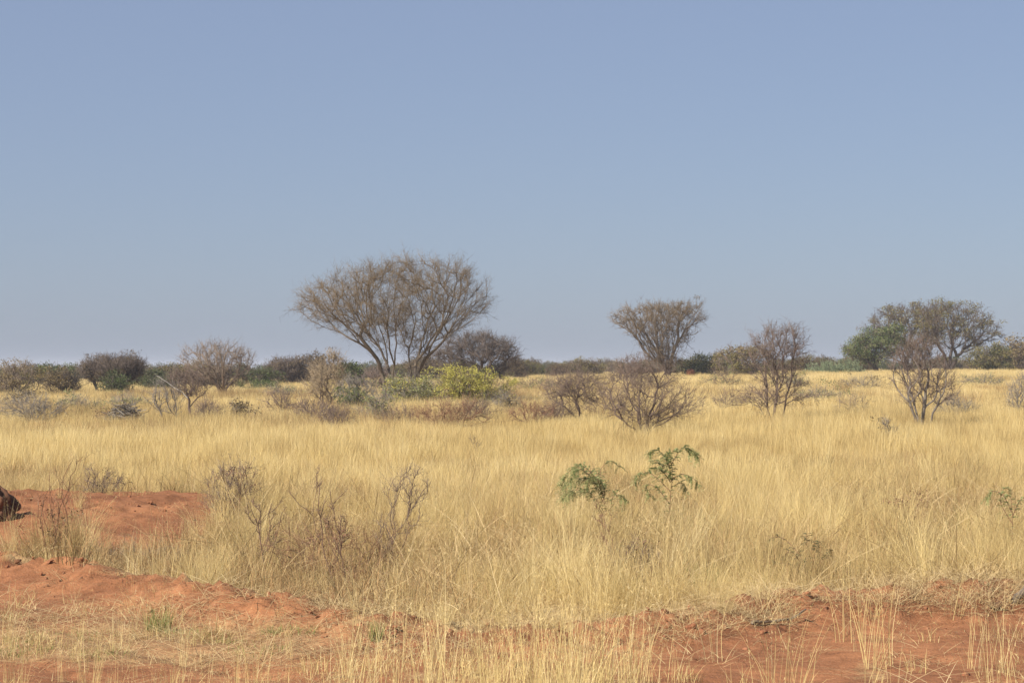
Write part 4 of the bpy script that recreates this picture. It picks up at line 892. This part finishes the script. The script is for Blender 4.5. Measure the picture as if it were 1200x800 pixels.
rock('termite_mound', 'small red earth termite mound at the foot of the funnel-shaped tree', 'termite mound', 809, 180, .36, (1.0, .9, 1.2), 'termite', 302, 4, .08, .3, rough=.25)

def brush_heap():
    b = gp(148, 72); r_ = np.random.default_rng(5); g, g2 = Geo(), Geo(); n = 520
    P = r_.normal(0, 1, (n, 3)) * [.33, .3, .0]; P[:, 2] = np.abs(r_.uniform(0, .8, n)) * np.exp(-(P[:, 0] / .5) ** 2)
    d = unit(r_.normal(0, 1, (n, 3)) * [1, 1, .35]); L = r_.uniform(.2, .5, n)[:, None]
    needles(g, P - d * L, P + d * L, .014, r_, r_.uniform(0, 1, n))
    ch = []
    for k in range(9):
        a = r_.normal(0, 1, 3) * [.3, .25, 0] + [0, 0, r_.uniform(.05, .35)]; dd = unit(r_.normal(0, 1, 3) * [1, 1, .3]); ch.append((np.array([a - dd * .5, a, a + dd * .5 + r_.normal(0, .05, 3)]), np.array([.035, .03, .018])))
    tubes(g2, ch, None, lambda: r_.uniform(.2, .9), lambda r: 6)
    root = thing('brush_pile', b, 'low grey heap of cut brushwood lying in the golden grass', 'brush pile')
    link('branches', g2.mesh('brush_branches', M['wood'], True), root); link('twigs', g.mesh('brush_twigs', M['twig_grey']), root)
brush_heap()

def stick(name, label, cat, pts_, D, r0, r1, mat, seed):
    """a piece of wood lying on the ground: points are photo pixels at one distance"""
    r_ = np.random.default_rng(seed); px, py = pts_[0]; s = D / F; b = gp(px, D); gy = HOR + F * (CAMH - b[2]) / D
    P = np.array([[(q[0] - px) * s, (q[2] if len(q) > 2 else 0), max((gy - q[1]) * s, .01)] for q in pts_])
    E = []
    for a, c in zip(P[:-1], P[1:]):
        for t in np.arange(4) / 4: E.append(a + (c - a) * t + r_.normal(0, r0 * .18, 3))
    E.append(P[-1]); E = np.array(E); R = np.linspace(r0, r1, len(E)) * r_.uniform(.85, 1.15, len(E))
    g = Geo(); tubes(g, [(E, R)], None, .5, lambda r: 9)
    for end in (0, -1):                     # close the broken ends
        n = len(E); k = 9; i0 = 0 if end == 0 else (n - 1) * k
        V = np.concatenate(g.V)[i0:i0 + k]; c = V.mean(0); TT = np.array([[j, (j + 1) % k, k] for j in range(k)]); g.add(np.concatenate([V, [c]]), TT, .9)
    o = link(name, g.mesh(name, M[mat], False)); o.location = b; tag(o, label, cat); return o
stick('wood_chunk', 'dark broken branch stump sticking out of the bank at a slant', 'wood', [(1186, 706), (1193, 697), (1200, 690), (1206, 680)], gpix(1186, 708), .035, .022, 'wood', 401)
stick('wood_chunk', 'split grey log end lying in the straw below the wispy sapling', 'wood', [(932, 690), (940, 692), (945, 697)], gpix(935, 700), .040, .028, 'wood', 402)
stick('wood_chunk', 'short upright grey wood splinter in the straw on the bank', 'wood', [(964, 702), (966, 694), (968, 688)], gpix(964, 703), .020, .012, 'wood', 403)
stick('wood_chunk', 'dark log half buried at the top of the straw-littered bank', 'wood', [(984, 689), (994, 690), (1006, 687)], gpix(990, 692), .028, .022, 'bark_dark', 404)
stick('dead_branch', 'bleached dead branch leaning into the leggy bare shrub', 'branch', [(220, 466), (213, 459), (206, 455), (192, 445), (184, 440)], 76.6, .016, .008, 'dead', 405)
stick('wood_chunk', 'long thin dead branch lying along the straw at the road edge', 'wood', [(880, 728), (905, 731, .1), (930, 727, .15), (950, 718, .3)], gpix(880, 731), .012, .007, 'wood', 406)
rock('stone', 'dark earth lump in the hollow beside the bushy straw tussock', 'stone', 104, gpix(104, 662), .11, (1.3, .8, .6), 'rock', 303, 3, .18)
rock('stone', 'small brown stone at the road edge by the slanting stump', 'stone', 1166, gpix(1166, 704), .045, (1.2, .8, .7), 'rock', 304, 3, .2)

# ------------------------------------------------------------------ dusty air
def haze():
    x0, x1, y0, y1, z0, z1 = -2700, 2700, -90, 2900, -2.0, 9.5
    V = [(x, y, z) for z in (z0, z1) for y in (y0, y1) for x in (x0, x1)]
    Q = [(0, 2, 3, 1), (4, 5, 7, 6), (0, 1, 5, 4), (2, 6, 7, 3), (0, 4, 6, 2), (1, 3, 7, 5)]
    m = bpy.data.materials.new('dusty_air'); m.use_nodes = True; N, L = m.node_tree.nodes, m.node_tree.links; N.clear()
    out = N.new('ShaderNodeOutputMaterial'); pv = N.new('ShaderNodeVolumePrincipled')
    pv.inputs['Color'].default_value = (.86, .90, 1.0, 1); pv.inputs['Density'].default_value = HAZE; pv.inputs['Anisotropy'].default_value = 0.0
    L.new(pv.outputs[0], out.inputs['Volume'])
    o = link('haze', mk_mesh('haze', np.array(V, float), np.array(Q), m)); tag(o, 'thin dusty air over the whole plain', None, None, 'stuff')
HAZE = .0003
haze()
